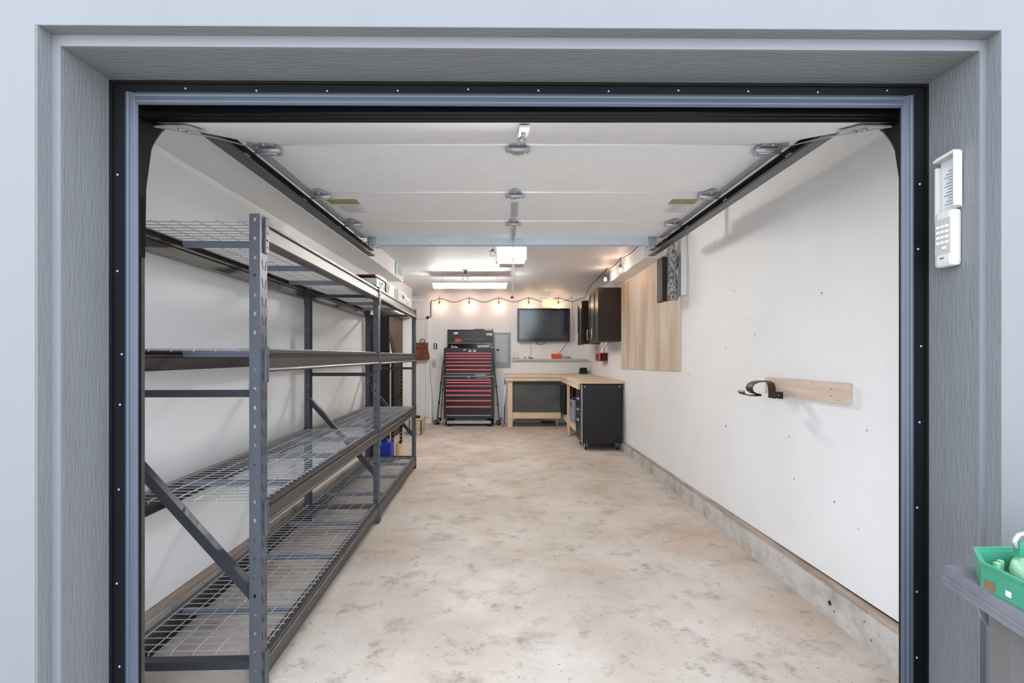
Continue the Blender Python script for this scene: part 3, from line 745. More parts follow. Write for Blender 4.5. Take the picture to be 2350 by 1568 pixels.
# crate on floor near the passage door
cr = thing('slatted_crate', 'cream woven crate on the floor by the passage door', 'crate', (-1.55, 8.5, 0))
b = MB()
x0, x1, y0, y1 = -1.70, px(974, 8.6), 8.28, 8.68
for k in range(5): b.box(x0, x1, y0, y0 + 0.015, 0.01 + 0.052 * k, 0.055 + 0.052 * k); b.box(x1 - 0.015, x1, y0, y1, 0.01 + 0.052 * k, 0.055 + 0.052 * k)
for k in range(5): b.box(x0, x1, y1 - 0.015, y1, 0.01 + 0.052 * k, 0.055 + 0.052 * k); b.box(x0, x0 + 0.015, y0, y1, 0.01 + 0.052 * k, 0.055 + 0.052 * k)
b.box(x0 + 0.012, x1 - 0.012, y0 + 0.012, y1 - 0.012, 0, 0.26); b.build('basket', M_cream_box, cr)
MB().box(x0 - 0.005, x1 + 0.008, y0 - 0.008, y1 + 0.008, 0.262, 0.285, 0.005).build('rim', M_cream_box, cr)
MB().lathe((x0 + 0.13, y0 + 0.12, 0.285), [(0.05, 0), (0.045, 0.03), (0.02, 0.05)], 12).build('round_item', M_blk, None, 'small black unidentified item on the cream crate', 'item')  # unidentified small black item, its shape made up

# ================================================================ BACK WALL OBJECTS
# tool chest
TY = 9.25
def tz(v): return pz(v, TY)
TX0, TX1 = px(1018.3, TY), px(1133.2, TY)
tc_ = thing('tool_chest', 'tall black rolling tool chest with red drawer pulls against back wall', 'tool chest', ((TX0 + TX1) / 2, TY + 0.2, 0))
b = MB().box(TX0, TX1, TY + 0.006, 9.70, tz(961.6), tz(865), 0.004); b.build('cabinet_body', M_tool, tc_)
b = MB().box(TX0, TX1, TY + 0.010, 9.68, tz(862.5), tz(799) - 0.003, 0.004); b.build('top_box_body', M_tool, tc_)
MB().box(TX0 - 0.004, TX1 + 0.004, TY, 9.70, tz(865) + 0.001, tz(862.5) - 0.001, 0.003).build('seam_strip', M_grey2, tc_)
LX0, LX1 = px(1027, 9.6), px(1131.5, 9.6)
MB().box(LX0, LX1, 9.60, 9.625, tz(799), pz(757, 9.6), 0.004).build('raised_lid', M_tool, tc_)
lid = tc_.children[-1]
MB().box(LX0, LX1, 9.575, 9.60, pz(757, 9.6) - 0.01, pz(757, 9.6) , 0.003).build('lid_lip', M_tool, lid)
MB().box(LX0 + 0.01, LX1 - 0.01, 9.592, 9.60, pz(788.5, 9.6), pz(787.5, 9.6)).build('lid_ridge', M_grey2, lid)
MB().box(px(1088, 9.6), LX1, 9.57, 9.59, pz(758, 9.6), pz(755.5, 9.6)).build('lid_bar', M_tool, lid)
b = MB().box(px(1112, 9.59), px(1130, 9.59), 9.566, 9.57, pz(758.5, 9.59), pz(756, 9.59)); b.build('white_strip', M_paper, lid)
b = MB(); b.lathe((px(1046, 9.6), 9.599, pz(765, 9.6)), [(0.052, 0), (0.052, -0.003)], 20, 'y')
for v in b.bm.verts: v.co.z = pz(765, 9.6) + (v.co.z - pz(765, 9.6)) * 0.5
b.build('oval_sticker', M_paper, lid)
b = MB().box(px(1116, 9.6), px(1130, 9.6), 9.596, 9.60, pz(770, 9.6), pz(765, 9.6)); b.build('white_sticker', M_paper, lid)
b = MB().box(px(1118, 9.6), px(1123, 9.6), 9.595, 9.596, pz(768.5, 9.6), pz(767, 9.6)); b.build('sticker_print', M_ink, lid)
MB().hexa([(px(1044, 9.6), 9.597, pz(786, 9.6)), (px(1060, 9.6), 9.597, pz(784, 9.6)), (px(1058, 9.6), 9.597, pz(778, 9.6)), (px(1045, 9.6), 9.597, pz(777, 9.6)),
           (px(1044, 9.6), 9.60, pz(786, 9.6)), (px(1060, 9.6), 9.60, pz(784, 9.6)), (px(1058, 9.6), 9.60, pz(778, 9.6)), (px(1045, 9.6), 9.60, pz(777, 9.6))]).build('red_emblem', mat('emblem_red', (196, 66, 50), 0.5), lid)
text('lettering', 'CRAFTSMAN', 0.062, (px(1065, 9.6), 9.598, pz(781, 9.6)), (PI / 2, 0, 0), mat('grey_lettering', (110, 110, 114), 0.5), lid, sx=1.15)
MB().box(LX0 + 0.02, LX1 - 0.02, 9.590, 9.597, tz(799) - 0.01, pz(788.5, 9.6)).build('dark_interior', M_gloss, tc_)
MB().box(LX0, LX0 + 0.01, 9.35, 9.60, tz(799), tz(799) + 0.02).build('side_stay', M_tool, tc_)
def drawer(ztop, zbot, hh=0.028):
    d = MB().box(TX0 + 0.045, TX1 - 0.052, TY - 0.004, TY + 0.006, zbot + 0.004, ztop - 0.004, 0.0015).build('drawer', M_draw, tc_)
    hb = MB().prism([(TY - 0.026, ztop - 0.004), (TY - 0.005, ztop - 0.002), (TY - 0.005, ztop - hh), (TY - 0.024, ztop - hh + 0.002)], 'x', TX0 + 0.046, TX1 - 0.053)
    hb.build('drawer_pull', M_red, d, 'long red pull')
ups = [809.5, 815.5, 821.5, 829.5, 837.3, 846.8, 856.5]
for i in range(6): drawer(tz(ups[i]), tz(ups[i + 1]), 0.030 if i > 3 else 0.026)
lows = [870.7, 876.5, 884, 894.7, 905, 917.6, 931.6, 952]
for i in range(7): drawer(tz(lows[i]), tz(lows[i + 1]), 0.034 if i > 2 else 0.028)
MB().box(TX0 + 0.045, TX1 - 0.052, TY - 0.004, TY + 0.006, tz(858.5), tz(856.5)).build('trim_strip', M_grey2, tc_)
MB().box(TX0 + 0.045, TX1 - 0.052, TY - 0.006, TY + 0.006, tz(955), tz(952.3)).build('trim_strip', M_grey2, tc_)
MB().lathe((px(1076, TY), TY + 0.005, tz(866.8)), [(0.015, 0), (0.014, -0.012), (0.010, -0.014)], 14, 'y').build('lock', M_white, tc_)
MB().box(px(1091, TY), px(1115, TY), TY + 0.002, TY + 0.006, tz(861.3), tz(860.0)).build('white_strip', M_paper, tc_)
text('lettering', 'CRAFTSMAN', 0.042, (px(1092, TY), TY + 0.003, tz(869.3)), (PI / 2, 0, 0), mat('silver_lettering', (190, 180, 178), 0.4), tc_, sx=1.15)
b = MB().box(TX0 + 0.06, TX1 - 0.06, TY + 0.03, TY + 0.06, 0.055, 0.115); b.build('base_rail', M_grey, tc_)
for xw in (px(1030.5, TY), px(1124, TY)):
    for yw in (TY + 0.06, TY + 0.38):
        wk = MB().lathe((xw, yw, 0.076), [(0.04, -0.022), (0.072, -0.020), (0.076, 0), (0.072, 0.020), (0.04, 0.022)], 24, 'y').build('wheel', M_rubber, tc_)
        MB().lathe((xw, yw, 0.076), [(0.018, -0.030), (0.034, -0.023), (0.034, 0.023), (0.018, 0.030)], 16, 'y').build('hub', M_slate, wk)
        MB().prism([(xw - 0.012, 0.07), (xw + 0.012, 0.07), (xw + 0.03, tz(961.6)), (xw - 0.03, tz(961.6))], 'y', yw + 0.032, yw + 0.036).build('caster_fork', M_blk, tc_)
# junk on the chest
b = MB()
sx = px(1095, TY); zt = tz(799)
b.box(sx, px(1124, TY), TY + 0.05, TY + 0.13, zt, zt + 0.006)
st_ = b.build('socket_tray', mat('tray_red', (120, 40, 44), 0.5), None, 'red socket tray on the front edge of the tool chest', 'tray')
for k in range(11):
    x = sx + 0.014 + 0.0225 * k; r = random.uniform(0.0095, 0.0118)
    MB().cyl((x, TY + 0.07, zt + 0.0065 + 0.024), r, 0.048 - 0.002 * (k % 4), 'z', 12).build('socket', M_chrome, None, 'small chrome socket standing in the red tray', 'socket', 'sockets standing in the red tray')
b = MB().torus((px(1126, TY), TY + 0.10, zt + 0.042), 0.028, 0.008, 'y'); b.build('ring', mat('pink_ring', (212, 150, 140), 0.4), None, 'pinkish ring standing upright right of the socket tray', 'ring')
b = MB(); q = px(1132, TY) - 0.02
for k in range(5): b.tube([(q - 0.05 + 0.012 * k, TY + 0.16, zt + 0.006), (q - 0.03 + 0.008 * k, TY + 0.12, zt + 0.022 + 0.006 * (k % 2)), (q + 0.01, TY + 0.10 + 0.01 * k, zt + 0.006)], 0.005, 6)
b.build('keys', M_chrome, None, 'heap of shiny keys at the right front corner of tool chest', 'keys')
b = MB(); q = px(1034, TY)
b.tube([(q, TY + 0.06, zt + 0.010), (q + 0.05, TY + 0.08, zt + 0.02), (q + 0.12, TY + 0.1, zt + 0.01)], 0.007, 6); b.torus((q + 0.02, TY + 0.07, zt + 0.028), 0.02, 0.005, 'y')
b.bar((q + 0.07, TY + 0.07, zt + 0.035), (q + 0.14, TY + 0.07, zt + 0.012), 0.010, 0.006)
b.build('pliers', M_chrome, None, 'silver pliers lying on left front of the tool chest', 'pliers')
for q, n, lab in ((px(1066, TY), 'magnet', 'small silver oval stuck on the tool chest top front'),):
    MB().box(q - 0.024, q + 0.024, TY, TY + 0.009, tz(804.5), tz(802), 0.003).build(n, M_white, tc_)
for q in (px(1078.5, TY), px(1089, TY)):
    b = MB().box(q - 0.03, q + 0.03, TY + 0.001, TY + 0.009, tz(808), tz(803)); b.build('silver_sticker', M_grey, tc_)

# electrical panel
ex0, ex1, ez0, ez1 = px(1131.3, 9.73), px(1171.5, 9.73), pz(843.7, 9.73), pz(763.5, 9.73)
ep = thing('electrical_panel', 'grey metal breaker panel on the back wall beside the tool chest', 'breaker panel', ((ex0 + ex1) / 2, 9.74, ez0))
MB().box(ex0, ex1, 9.722, 9.749, ez0, ez1, 0.004).build('frame', M_grey2, ep)
MB().box(ex0 + 0.045, ex1 - 0.06, 9.714, 9.7215, ez0 + 0.10, ez1 - 0.07, 0.003).build('door', M_grey, ep)
MB().box(ex0 + 0.04, ex1 - 0.055, 9.711, 9.722, ez1 - 0.07, ez1 - 0.06).build('door_lip', M_paper, ep)
MB().box(px(1139, 9.71), px(1146, 9.71), 9.706, 9.7138, pz(805.5, 9.71), pz(801.5, 9.71)).build('latch', M_blk, ep)

# TV
vx0, vx1, vz0, vz1 = px(1187.1, 9.6), px(1307.6, 9.6), pz(784.6, 9.6), pz(708, 9.6)
tv = thing('television', 'wall-mounted flat black television on the back wall above the bench', 'television', ((vx0 + vx1) / 2, 9.63, vz0))
MB().box(vx0, vx1, 9.60, 9.66, vz0, vz1, 0.006).build('case', M_gloss, tv)
MB().box(vx0 + 0.045, vx1 - 0.045, 9.5975, 9.5995, vz0 + 0.06, vz1 - 0.045).build('screen', M_tv, tv)
MB().box(vx0 + 0.03, vx1 - 0.03, 9.5985, 9.60, vz0 + 0.022, vz0 + 0.028).build('silver_line', M_grey2, tv)
MB().box((vx0 + vx1) / 2 - 0.2, (vx0 + vx1) / 2 + 0.2, 9.6605, 9.749, vz0 + 0.18, vz0 + 0.45).build('wall_mount', M_blk, tv)
def cable(pts, r, m, lab, name='cable', cat='cable', grp=None):
    return MB().tube(pts, r, 6).build(name, m, None, lab, cat, grp)
xa = px(1240, 9.64)
b = [(xa + 0.13 * math.cos(PI + PI * i / 10) * 0.7 , 9.64, vz0 + 0.005 - 0.065 * math.sin(PI * i / 10)) for i in range(11)]
cable(b, 0.006, M_cable, 'black cable loop hanging under the television')
cable([(px(1216, 9.66), 9.665, vz0 + 0.03), (px(1217, 9.66), 9.67, pz(800, 9.67)), (px(1218, 9.66), 9.67, pz(808, 9.67)), (px(1214, 9.66), 9.67, pz(822, 9.67))], 0.0035, M_grey2, 'thin grey cable dropping from television to the ledge, left side')
cable([(px(1303, 9.66), 9.665, vz0 + 0.02), (px(1297, 9.66), 9.67, pz(793, 9.67)), (px(1289, 9.66), 9.67, pz(805, 9.67)), (px(1282, 9.66), 9.67, pz(811.5, 9.67))], 0.005, M_cable, 'dark cable running from television down to the orange box')
cable([(px(1313, 9.7), 9.72, pz(680, 9.7)), (px(1314, 9.7), 9.735, pz(720, 9.7)), (px(1318, 9.7), 9.735, pz(745, 9.7)), (px(1318.5, 9.7), 9.735, pz(775, 9.7)), (px(1315, 9.7), 9.735, pz(786, 9.7))], 0.004, M_grey2, 'thin cord hanging on back wall right of the television')
tv.rotation_euler = (math.radians(4.5), 0, 0)
# ledge
lz = pz(823.5, 9.66)
lg = thing('wall_ledge', 'narrow wooden ledge on the back wall below the television', 'shelf', (px(1260, 9.7), 9.70, lz - 0.03))
MB().box(px(1172.5, 9.66), px(1348.5, 9.66), 9.655, 9.749, lz - 0.012, lz, 0.002).build('board', M_pale, lg)
MB().box(px(1172.5, 9.66), px(1348.5, 9.66), 9.653, 9.656, lz - 0.034, lz - 0.0005).build('front_lip', mat('ledge_edge', (200, 190, 178), 0.5), lg)
MB().box(px(1266, 9.68), px(1288, 9.68), 9.67, 9.73, lz, pz(812.5, 9.68), 0.004).build('orange_box', M_orange, None, 'orange box on the wall ledge under the television', 'box')
b = thing('white_adapter', 'white and black power adapter on the ledge right of the orange box', 'adapter', (px(1295, 9.68), 9.69, lz))
MB().box(px(1291, 9.68), px(1299.5, 9.68), 9.67, 9.72, lz, lz + 0.055, 0.006).build('body', M_white, b)
MB().box(px(1294, 9.68), px(1296, 9.68), 9.668, 9.67, lz + 0.01, lz + 0.045).build('black_mark', M_blk, b)
MB().box(px(1301, 9.68), px(1309.5, 9.68), 9.67, 9.72, lz, lz + 0.045, 0.006).build('small_camera', M_grey2, None, 'small grey device at right end of the ledge items', 'device')
MB().box(px(1174.5, 9.7), px(1191, 9.7), 9.72, 9.735, lz, pz(809, 9.7), 0.002).build('paper_card', M_paper, None, 'white card leaning at the left end of the ledge', 'card')
for k in range(5): MB().lathe((px(1176 + 3.8 * k, 9.69), 9.685, lz), [(0.014, 0), (0.015, 0.012 + 0.004 * (k % 2)), (0.009, 0.022)], 10).build('wall_plug', (M_white, M_grey2)[k % 2], None, ('white small knob-like part on the left of ledge', 'grey small knob-like part on the left of ledge')[k % 2], 'small part', 'small parts at left end of the ledge')
MB().torus((px(1204, 9.69), 9.69, lz + 0.020), 0.014, 0.005, 'y').build('ring', M_leather, None, 'small brown ring standing on the ledge', 'ring')
b = MB().torus((px(1215, 9.69), 9.69, lz + 0.022), 0.017, 0.006, 'y'); b.tube([(px(1217, 9.69), 9.69, lz + 0.01), (px(1224, 9.69), 9.69, lz + 0.015)], 0.008, 8); b.build('coiled_plug', M_blk, None, 'black coiled plug on the ledge below television', 'plug')

# ================================================================ WORKBENCH
BZ = 1.03
wb = thing('workbench', 'L-shaped pine workbench in the back right corner', 'workbench', (0.9, 9.0, 0))
b = MB(); b.prism([(0.0, 9.15), (1.09, 9.15), (1.12, 6.9), (1.745, 6.9), (1.745, 9.735), (0.0, 9.735)], 'z', BZ - 0.022, BZ); b.build('top', mat('bench_top', (228, 210, 186), 0.55, rgb2=(216, 196, 170), vscale=4), wb)
MB().box(0.0, 1.09, 9.135, 9.149, BZ - 0.052, BZ + 0.001, 0.002).build('edge_strip', M_wood_x, wb)
MB().hexa([(1.075, 9.14, BZ - 0.052), (1.089, 9.14, BZ - 0.052), (1.119, 6.9, BZ - 0.052), (1.105, 6.9, BZ - 0.052),
           (1.075, 9.14, BZ + 0.001), (1.089, 9.14, BZ + 0.001), (1.119, 6.9, BZ + 0.001), (1.105, 6.9, BZ + 0.001)]).build('edge_strip', M_wood, wb)
MB().box(1.105, 1.745, 6.888, 6.899, BZ - 0.04, BZ + 0.001).build('edge_strip', M_wood_x, wb)
MB().box(0.02, 1.10, 9.15, 9.188, BZ - 0.125, BZ - 0.023, 0.003).build('apron', M_wood_x, wb)
MB().box(1.10, 1.138, 7.02 , 9.149, BZ - 0.135, BZ - 0.023, 0.003).build('apron', M_wood, wb)
for (x0, x1, y0, y1) in ((0.055, 0.145, 9.16, 9.20), (1.03, 1.07, 9.40, 9.49), (1.10, 1.14, 8.22, 8.31), (1.66, 1.70, 8.22, 8.31)):
    MB().box(x0, x1, y0 + (0.03 if x0 < 0.1 else 0), y1 + (0.03 if x0 < 0.1 else 0), 0, BZ - 0.0225 if x0 > 1.6 else BZ - 0.126 if x0 < 0.1 or x0 > 1.09 else 0.17, 0.003).build('leg', M_wood_z, wb)
MB().box(0.145, 1.10, 9.20, 9.238, 0.165, 0.285, 0.003).build('lower_rail', M_wood_x, wb)
MB().box(1.141, 1.175, 7.55, 9.235, 0.165, 0.285, 0.003).build('lower_rail', M_wood, wb)
MB().box(1.176, 1.74, 7.55, 9.4, 0.262, 0.28).build('lower_shelf', mat('bench_top', (0, 0, 0)), wb)
MB().box(1.10, 1.141, 8.31, 8.34, 0.165, 0.285).build('rail_block', M_wood, wb)
MB().box(0.15, 1.085, 9.25, 9.27, 0.286, BZ - 0.025).build('slate_board', M_slate, None, 'dark slate grey board standing on the bench lower rail', 'board')
bg_ = thing('black_bag', 'black soft bag standing on the lower bench shelf in the corner', 'bag', (1.17, 8.95, 0.286))
MB().box(1.075, 1.26, 8.82, 9.12, 0.286, 0.83, 0.045).build('body', mat('black_nylon', (22, 22, 25), 0.6, var=.2), bg_)
MB().tube([(1.12, 8.815, 0.36), (1.11, 8.808, 0.6), (1.125, 8.812, 0.76), (1.17, 8.812, 0.79), (1.20, 8.808, 0.7), (1.205, 8.815, 0.4)], 0.010, 8).build('strap', M_cable, bg_)
cn = thing('grey_canister', 'grey plastic canister with black top on the lower bench shelf', 'canister', (1.21, 7.9, 0.286))
MB().box(1.118, 1.30, 7.75, 8.05, 0.286, 0.66, 0.02).build('body', mat('canister_grey', (152, 160, 172), 0.4), cn)
MB().lathe((1.20, 7.87, 0.66), [(0.07, 0), (0.075, 0.015), (0.065, 0.04), (0.03, 0.045)], 16).build('lid', M_blk, cn)
MB().box(1.112, 1.119, 7.84, 7.90, 0.54, 0.62).build('latch', M_blk, cn)
for (x0, x1, y0, y1, z0, z1, m, n, lab) in ((0.16, 1.0, 9.32, 9.66, 0.0, 0.06, M_brownp, 'flat_box', 'flat dark box on the floor under the bench'), (0.2, 0.72, 9.33, 9.6, 0.061, 0.14, mat('lavender_cloth', (128, 124, 140), 0.8), 'folded_tarp', 'folded greyish tarp on the flat box under the bench')):
    MB().box(x0, x1, y0, y1, z0, z1, 0.01).build(n, m, None, lab, n.split('_')[1])
MB().box(1.34, 1.72, 8.40, 9.2, 0.281, 0.80, 0.01).build('dark_filler', M_dark, None, 'added dark brown filler box deep under the bench behind the canister', 'filler')  # added dark box, fills the dark area behind the bench leg
# black pouch on the bench
pc = thing('black_pouch', 'black zipped case on the bench in the corner', 'case', (px(1339, 9.6), 9.6, BZ))
MB().box(px(1329.5, 9.55), px(1348.5, 9.55), 9.52, 9.66, BZ, BZ + 0.075, 0.02).build('lower_half', M_blk, pc)
MB().box(px(1330.5, 9.55), px(1347.5, 9.55), 9.525, 9.655, BZ + 0.077, BZ + 0.128, 0.02).build('upper_half', M_blk, pc)
# rolling drawer cabinet
fc = thing('rolling_cabinet', 'black rolling drawer cabinet under the near end of the bench', 'cabinet', (1.44, 7.2, 0))
MB().box(1.142, 1.722, 6.91, 7.50, 0.105, BZ - 0.053, 0.004).build('body', mat('cabinet_black', (24, 25, 34), 0.3, rgb2=(18, 18, 22), vscale=3), fc)
zs = [0.955, 0.80, 0.64, 0.48, 0.12]
for i in range(4):
    d = MB().box(1.128, 1.1415, 6.93, 7.48, zs[i + 1] + 0.008, zs[i] , 0.003).build('drawer', M_tool, fc)
    MB().box(1.110, 1.127, 7.14, 7.27, zs[i] - 0.07, zs[i] - 0.045, 0.002).build('drawer_pull', M_chrome, d)
MB().box(1.124, 1.142, 6.905, 6.915, 0.105, BZ - 0.053).build('edge_strip', M_grey, fc)
for xx_ in (1.175, 1.69): MB().lathe((xx_, 6.909, BZ - 0.085), [(0.012, 0), (0.010, -0.006)], 12, 'y').build('rivet', M_white, fc)
for xx_, yy_ in ((1.20, 6.98), (1.67, 6.98), (1.20, 7.43), (1.67, 7.43)):
    cs = MB().lathe((xx_, yy_, 0.03), [(0.012, -0.012), (0.030, -0.012), (0.030, 0.012), (0.012, 0.012)], 16, 'x').build('caster', M_rubber, fc)
    MB().box(xx_ - 0.018, xx_ - 0.014, yy_ - 0.015, yy_ + 0.015, 0.03, 0.10).box(xx_ + 0.014, xx_ + 0.018, yy_ - 0.015, yy_ + 0.015, 0.03, 0.10).box(xx_ - 0.03, xx_ + 0.03, yy_ - 0.03, yy_ + 0.03, 0.098, 0.104).build('caster_fork', M_chrome, cs)

# ================================================================ WALL CABINETS
def wall_cab(y0, y1, z0, z1, lab):
    t = thing('wall_cabinet', lab, 'cabinet', (1.6, (y0 + y1) / 2, z0), 'espresso wall cabinets')
    MB().box(1.435, WR - 0.001, y0, y1, z0, z1, 0.002).build('body', M_esp, t)
    n = 1 if y1 - y0 < 0.6 else 2; wd = (y1 - y0) / n
    for k in range(n):
        a, c = y0 + wd * k + 0.002, y0 + wd * (k + 1) - 0.002
        d = MB().box(1.418, 1.434, a, c, z0 - 0.015, z1, 0.003).build('door', M_esp, t)
        MB().plate([(a + 0.001, z0 - 0.014), (c - 0.001, z0 - 0.014), (c - 0.001, z1 - 0.001), (a + 0.001, z1 - 0.001)], [[(a + 0.06, z0 + 0.05), (c - 0.06, z0 + 0.05), (c - 0.06, z1 - 0.06), (a + 0.06, z1 - 0.06)]], 0.008, lambda u, v, dd: (1.4175 - dd, u, v)).build('door_frame', M_esp, d)
        hy = a + 0.10 if k == 0 else a + 0.035
        hy = (a + c) / 2 if n == 1 else (c - 0.04 if k == 0 else a + 0.04)
        if n == 2 and k == 1: hy = c - 0.04
        hb = MB().tube([(1.41, hy, z0 + 0.06), (1.376, hy, z0 + 0.06), (1.376, hy, z0 + 0.20), (1.41, hy, z0 + 0.20)], 0.006, 8)
        hb.tube([(1.376, hy, z0 + 0.04), (1.376, hy, z0 + 0.22)], 0.0075, 8)
        hb.build('handle', M_chrome, d)
    return t
wall_cab(7.09, 7.87, 1.62, 2.438, 'larger near espresso cabinet with two doors hung on the right wall')
wall_cab(8.62, 9.10, 1.62, 2.412, 'smaller far espresso cabinet hung on right wall near the television')
b = MB()
for k in range(7): b.lathe((1.47 + 0.04 * k, 8.70 + 0.015 * (k % 3), 2.412), [(0.012, 0), (0.014, 0.01), (0.008, 0.028)], 8)
b.build('string_plugs', mat('rust_red', (140, 60, 44), 0.5), None, 'cluster of small reddish plugs on top of the smaller cabinet', 'plugs')
# red charger and clock under the cabinet
ch = thing('red_charger', 'red boxy charger with dark front hung on the right wall under the cabinets', 'charger', (1.68, 8.2, 1.30))
MB().box(1.615, WR - 0.001, 8.0, 8.39, 1.305, 1.455, 0.012).build('body', mat('charger_red', (206, 78, 52), 0.45), ch)
MB().box(1.628, WR - 0.012, 7.994, 8.0, 1.322, 1.442).build('dark_face', M_dark, ch)
MB().box(1.610, 1.6145, 8.10, 8.30, 1.335, 1.425).build('dial_plate', M_dark, ch)
text('digit', '6', 0.09, (1.6095, 8.235, 1.350), (PI / 2, 0, -PI / 2), M_paper, ch)
MB().bar((1.665, 7.992, 1.35), (1.70, 7.992, 1.41), 0.004, 0.003).build('hand', M_orange, ch)
cable([(1.655, 8.2, 1.455), (1.665, 8.2, 1.54), (1.67, 7.84, 1.61)], 0.005, M_cable, 'left black cord from red charger up to the cabinet', grp='cords above the red charger')
cable([(1.715, 8.1, 1.455), (1.715, 8.1, 1.54), (1.72, 7.80, 1.61)], 0.005, M_cable, 'right black cord from red charger up to the cabinet', grp='cords above the red charger')

# plywood sheet on the right wall
b = MB(); P = [(4.67, 1.246), (7.03, 1.205), (7.03, 2.46), (4.67, 2.47)]
b.prism(P, 'x', WR - 0.013, WR - 0.0005); b.build('plywood_sheet', M_ply, None, 'large stained plywood sheet fixed to the right wall', 'plywood')
# hanging bag group
hb = thing('white_wall_box', 'white flat metal box mounted high on the right wall behind patterned bag', 'box', (1.72, 4.7, 2.0))
MB().box(1.70, WR - 0.0005, 4.52, 4.66, 1.99, 2.63, 0.006).build('case', M_wall, hb)
MB().box(1.694, 1.70, 4.53, 4.65, 2.0, 2.60, 0.002).build('front_flange', M_white, hb)
MB().lathe((1.68, 4.52, 2.56), [(0.018, 0), (0.018, -0.02), (0.01, -0.025)], 10, 'y').build('knob', M_grey2, hb)
bgx = thing('patterned_bag', 'black and silver patterned cloth bag hanging on the right wall below the track', 'bag', (1.62, 4.6, 1.93))
b = MB(); t = bmesh.new(); nz, nx = 12, 8; grid = []
for i in range(nz + 1):
    z = 1.945 + 0.57 * i / nz; row = []
    wv = 0.062 + 0.016 * math.sin(i * 0.9) - (0.02 if i > 9 else 0)
    for k in range(nx):
        a = 2 * PI * k / nx; row.append(t.verts.new((1.625 + wv * math.cos(a) * (1 + 0.12 * math.sin(3 * a + i)), 4.57 + 0.05 * math.sin(a), z + 0.012 * math.sin(a * 2 + i * .5))))
    grid.append(row)
for i in range(nz):
    for k in range(nx): t.faces.new((grid[i][k], grid[i][(k + 1) % nx], grid[i + 1][(k + 1) % nx], grid[i + 1][k]))
t.faces.new(grid[0][::-1]); t.faces.new(grid[-1])
for f in t.faces: f.smooth = True
b.add(t); b.build('cloth', M_pat, bgx)
b = MB().hexa([(1.66, 4.515, 1.99), (1.695, 4.515, 1.97), (1.695, 4.52, 1.97), (1.66, 4.52, 1.99), (1.675, 4.515, 2.3), (1.697, 4.515, 2.4), (1.697, 4.52, 2.4), (1.675, 4.52, 2.3)]); b.build('grey_flap', mat('grey_cloth', (130, 128, 130), 0.7), bgx)
MB().tube([(1.625, 4.57, 2.50), (1.66, 4.58, 2.56), (1.693, 4.58, 2.57)], 0.006, 6).build('hanging_loop', M_cable, bgx)
MB().box(1.518, 1.565, 4.52, 4.68, 1.93, 2.36, 0.006).build('dark_flat_case', M_dark, bgx)

# board and hose hook on the right wall
bd = thing('wall_board', 'pale wooden block screwed to the right wall holding the metal hook', 'board', (1.74, 2.7, 1.15))
MB().box(1.722, WR - 0.0005, 2.367, 3.10, 1.155, 1.259, 0.003).build('block', M_pale, bd)
b = MB()
for yy, zz in ((2.47, 1.225), (2.47, 1.19), (2.62, 1.25), (2.42, 1.17)): b.cyl((1.7215, yy, zz), 0.003, 0.002, 'x', 8)
b.build('screw', M_blk, bd, kind='stuff')
hk = thing('hose_hook', 'bronze curled metal strap hook on the wooden block', 'hook', (1.62, 2.95, 1.14))
raw = [(870, 640), (872, 560), (868, 470), (845, 405), (790, 375), (700, 372), (610, 385), (545, 415), (512, 470), (525, 525), (575, 560), (650, 575), (655, 595), (560, 597), (470, 590), (410, 570), (385, 535), (395, 515)]
HY = 2.90
def hp(u, v): return (px(1650 + u / 6.714, HY), pz(820 + v / 6.714, HY))
cen = [hp(*p) for p in raw]
def ribbon(cen, y0, y1, th, name, m, par):
    t = bmesh.new(); rows_ = []
    for i, (x, z) in enumerate(cen):
        a = cen[max(i - 1, 0)]; c = cen[min(i + 1, len(cen) - 1)]; dx, dz = c[0] - a[0], c[1] - a[1]; l = math.hypot(dx, dz); nx_, nz_ = -dz / l * th / 2, dx / l * th / 2
        rows_.append([t.verts.new(p) for p in ((x + nx_, y0, z + nz_), (x + nx_, y1, z + nz_), (x - nx_, y1, z - nz_), (x - nx_, y0, z - nz_))])
    for i in range(len(rows_) - 1):
        for k in range(4): t.faces.new((rows_[i][k], rows_[i][(k + 1) % 4], rows_[i + 1][(k + 1) % 4], rows_[i + 1][k]))
    t.faces.new(rows_[0]); t.faces.new(rows_[-1][::-1]); bmesh.ops.recalc_face_normals(t, faces=t.faces[:])
    return MB().add(t).build(name, m, par)
cen = [(min(x, 1.715), z) for x, z in cen]
ribbon(cen, HY, HY + 0.075, 0.006, 'strap', M_bronze, hk)
MB().box(1.709, 1.7215, HY - 0.005, HY + 0.08, pz(916, HY), pz(900, HY), 0.003).build('foot_plate', M_bronze, hk)
MB().lathe((1.709, HY + 0.02, pz(908, HY)), [(0.007, 0), (0.005, -0.005)], 8, 'x').build('screw', M_galv, hk)

# ================================================================ BACK WALL LEFT: switch, outlet, bag, conduit
sw = thing('light_switch', 'black double switch plate on the back wall left of the tool chest', 'switch', (px(999, 9.74), 9.745, pz(802, 9.74)))
MB().box(px(995, 9.74), px(1003, 9.74), 9.738, 9.7495, pz(801.5, 9.74), pz(788.5, 9.74), 0.003).build('plate', M_blk, sw)
for a, c in ((794.3, 790), (800, 795.7)): MB().box(px(997, 9.74), px(1001, 9.74), 9.731, 9.7378, pz(a, 9.74), pz(c, 9.74), 0.002).build('rocker', M_paper, sw)
ou = thing('wall_outlet', 'white outlet on the back wall beside the tool chest', 'outlet', (px(994.5, 9.74), 9.745, pz(847, 9.74)))
MB().box(px(990, 9.74), px(1001, 9.74), 9.742, 9.7495, pz(846, 9.74), pz(825, 9.74), 0.002).build('plate', M_white, ou)
MB().box(px(992.5, 9.74), px(998, 9.74), 9.73, 9.7418, pz(841, 9.74), pz(832, 9.74), 0.003).build('plug', M_grey, ou)
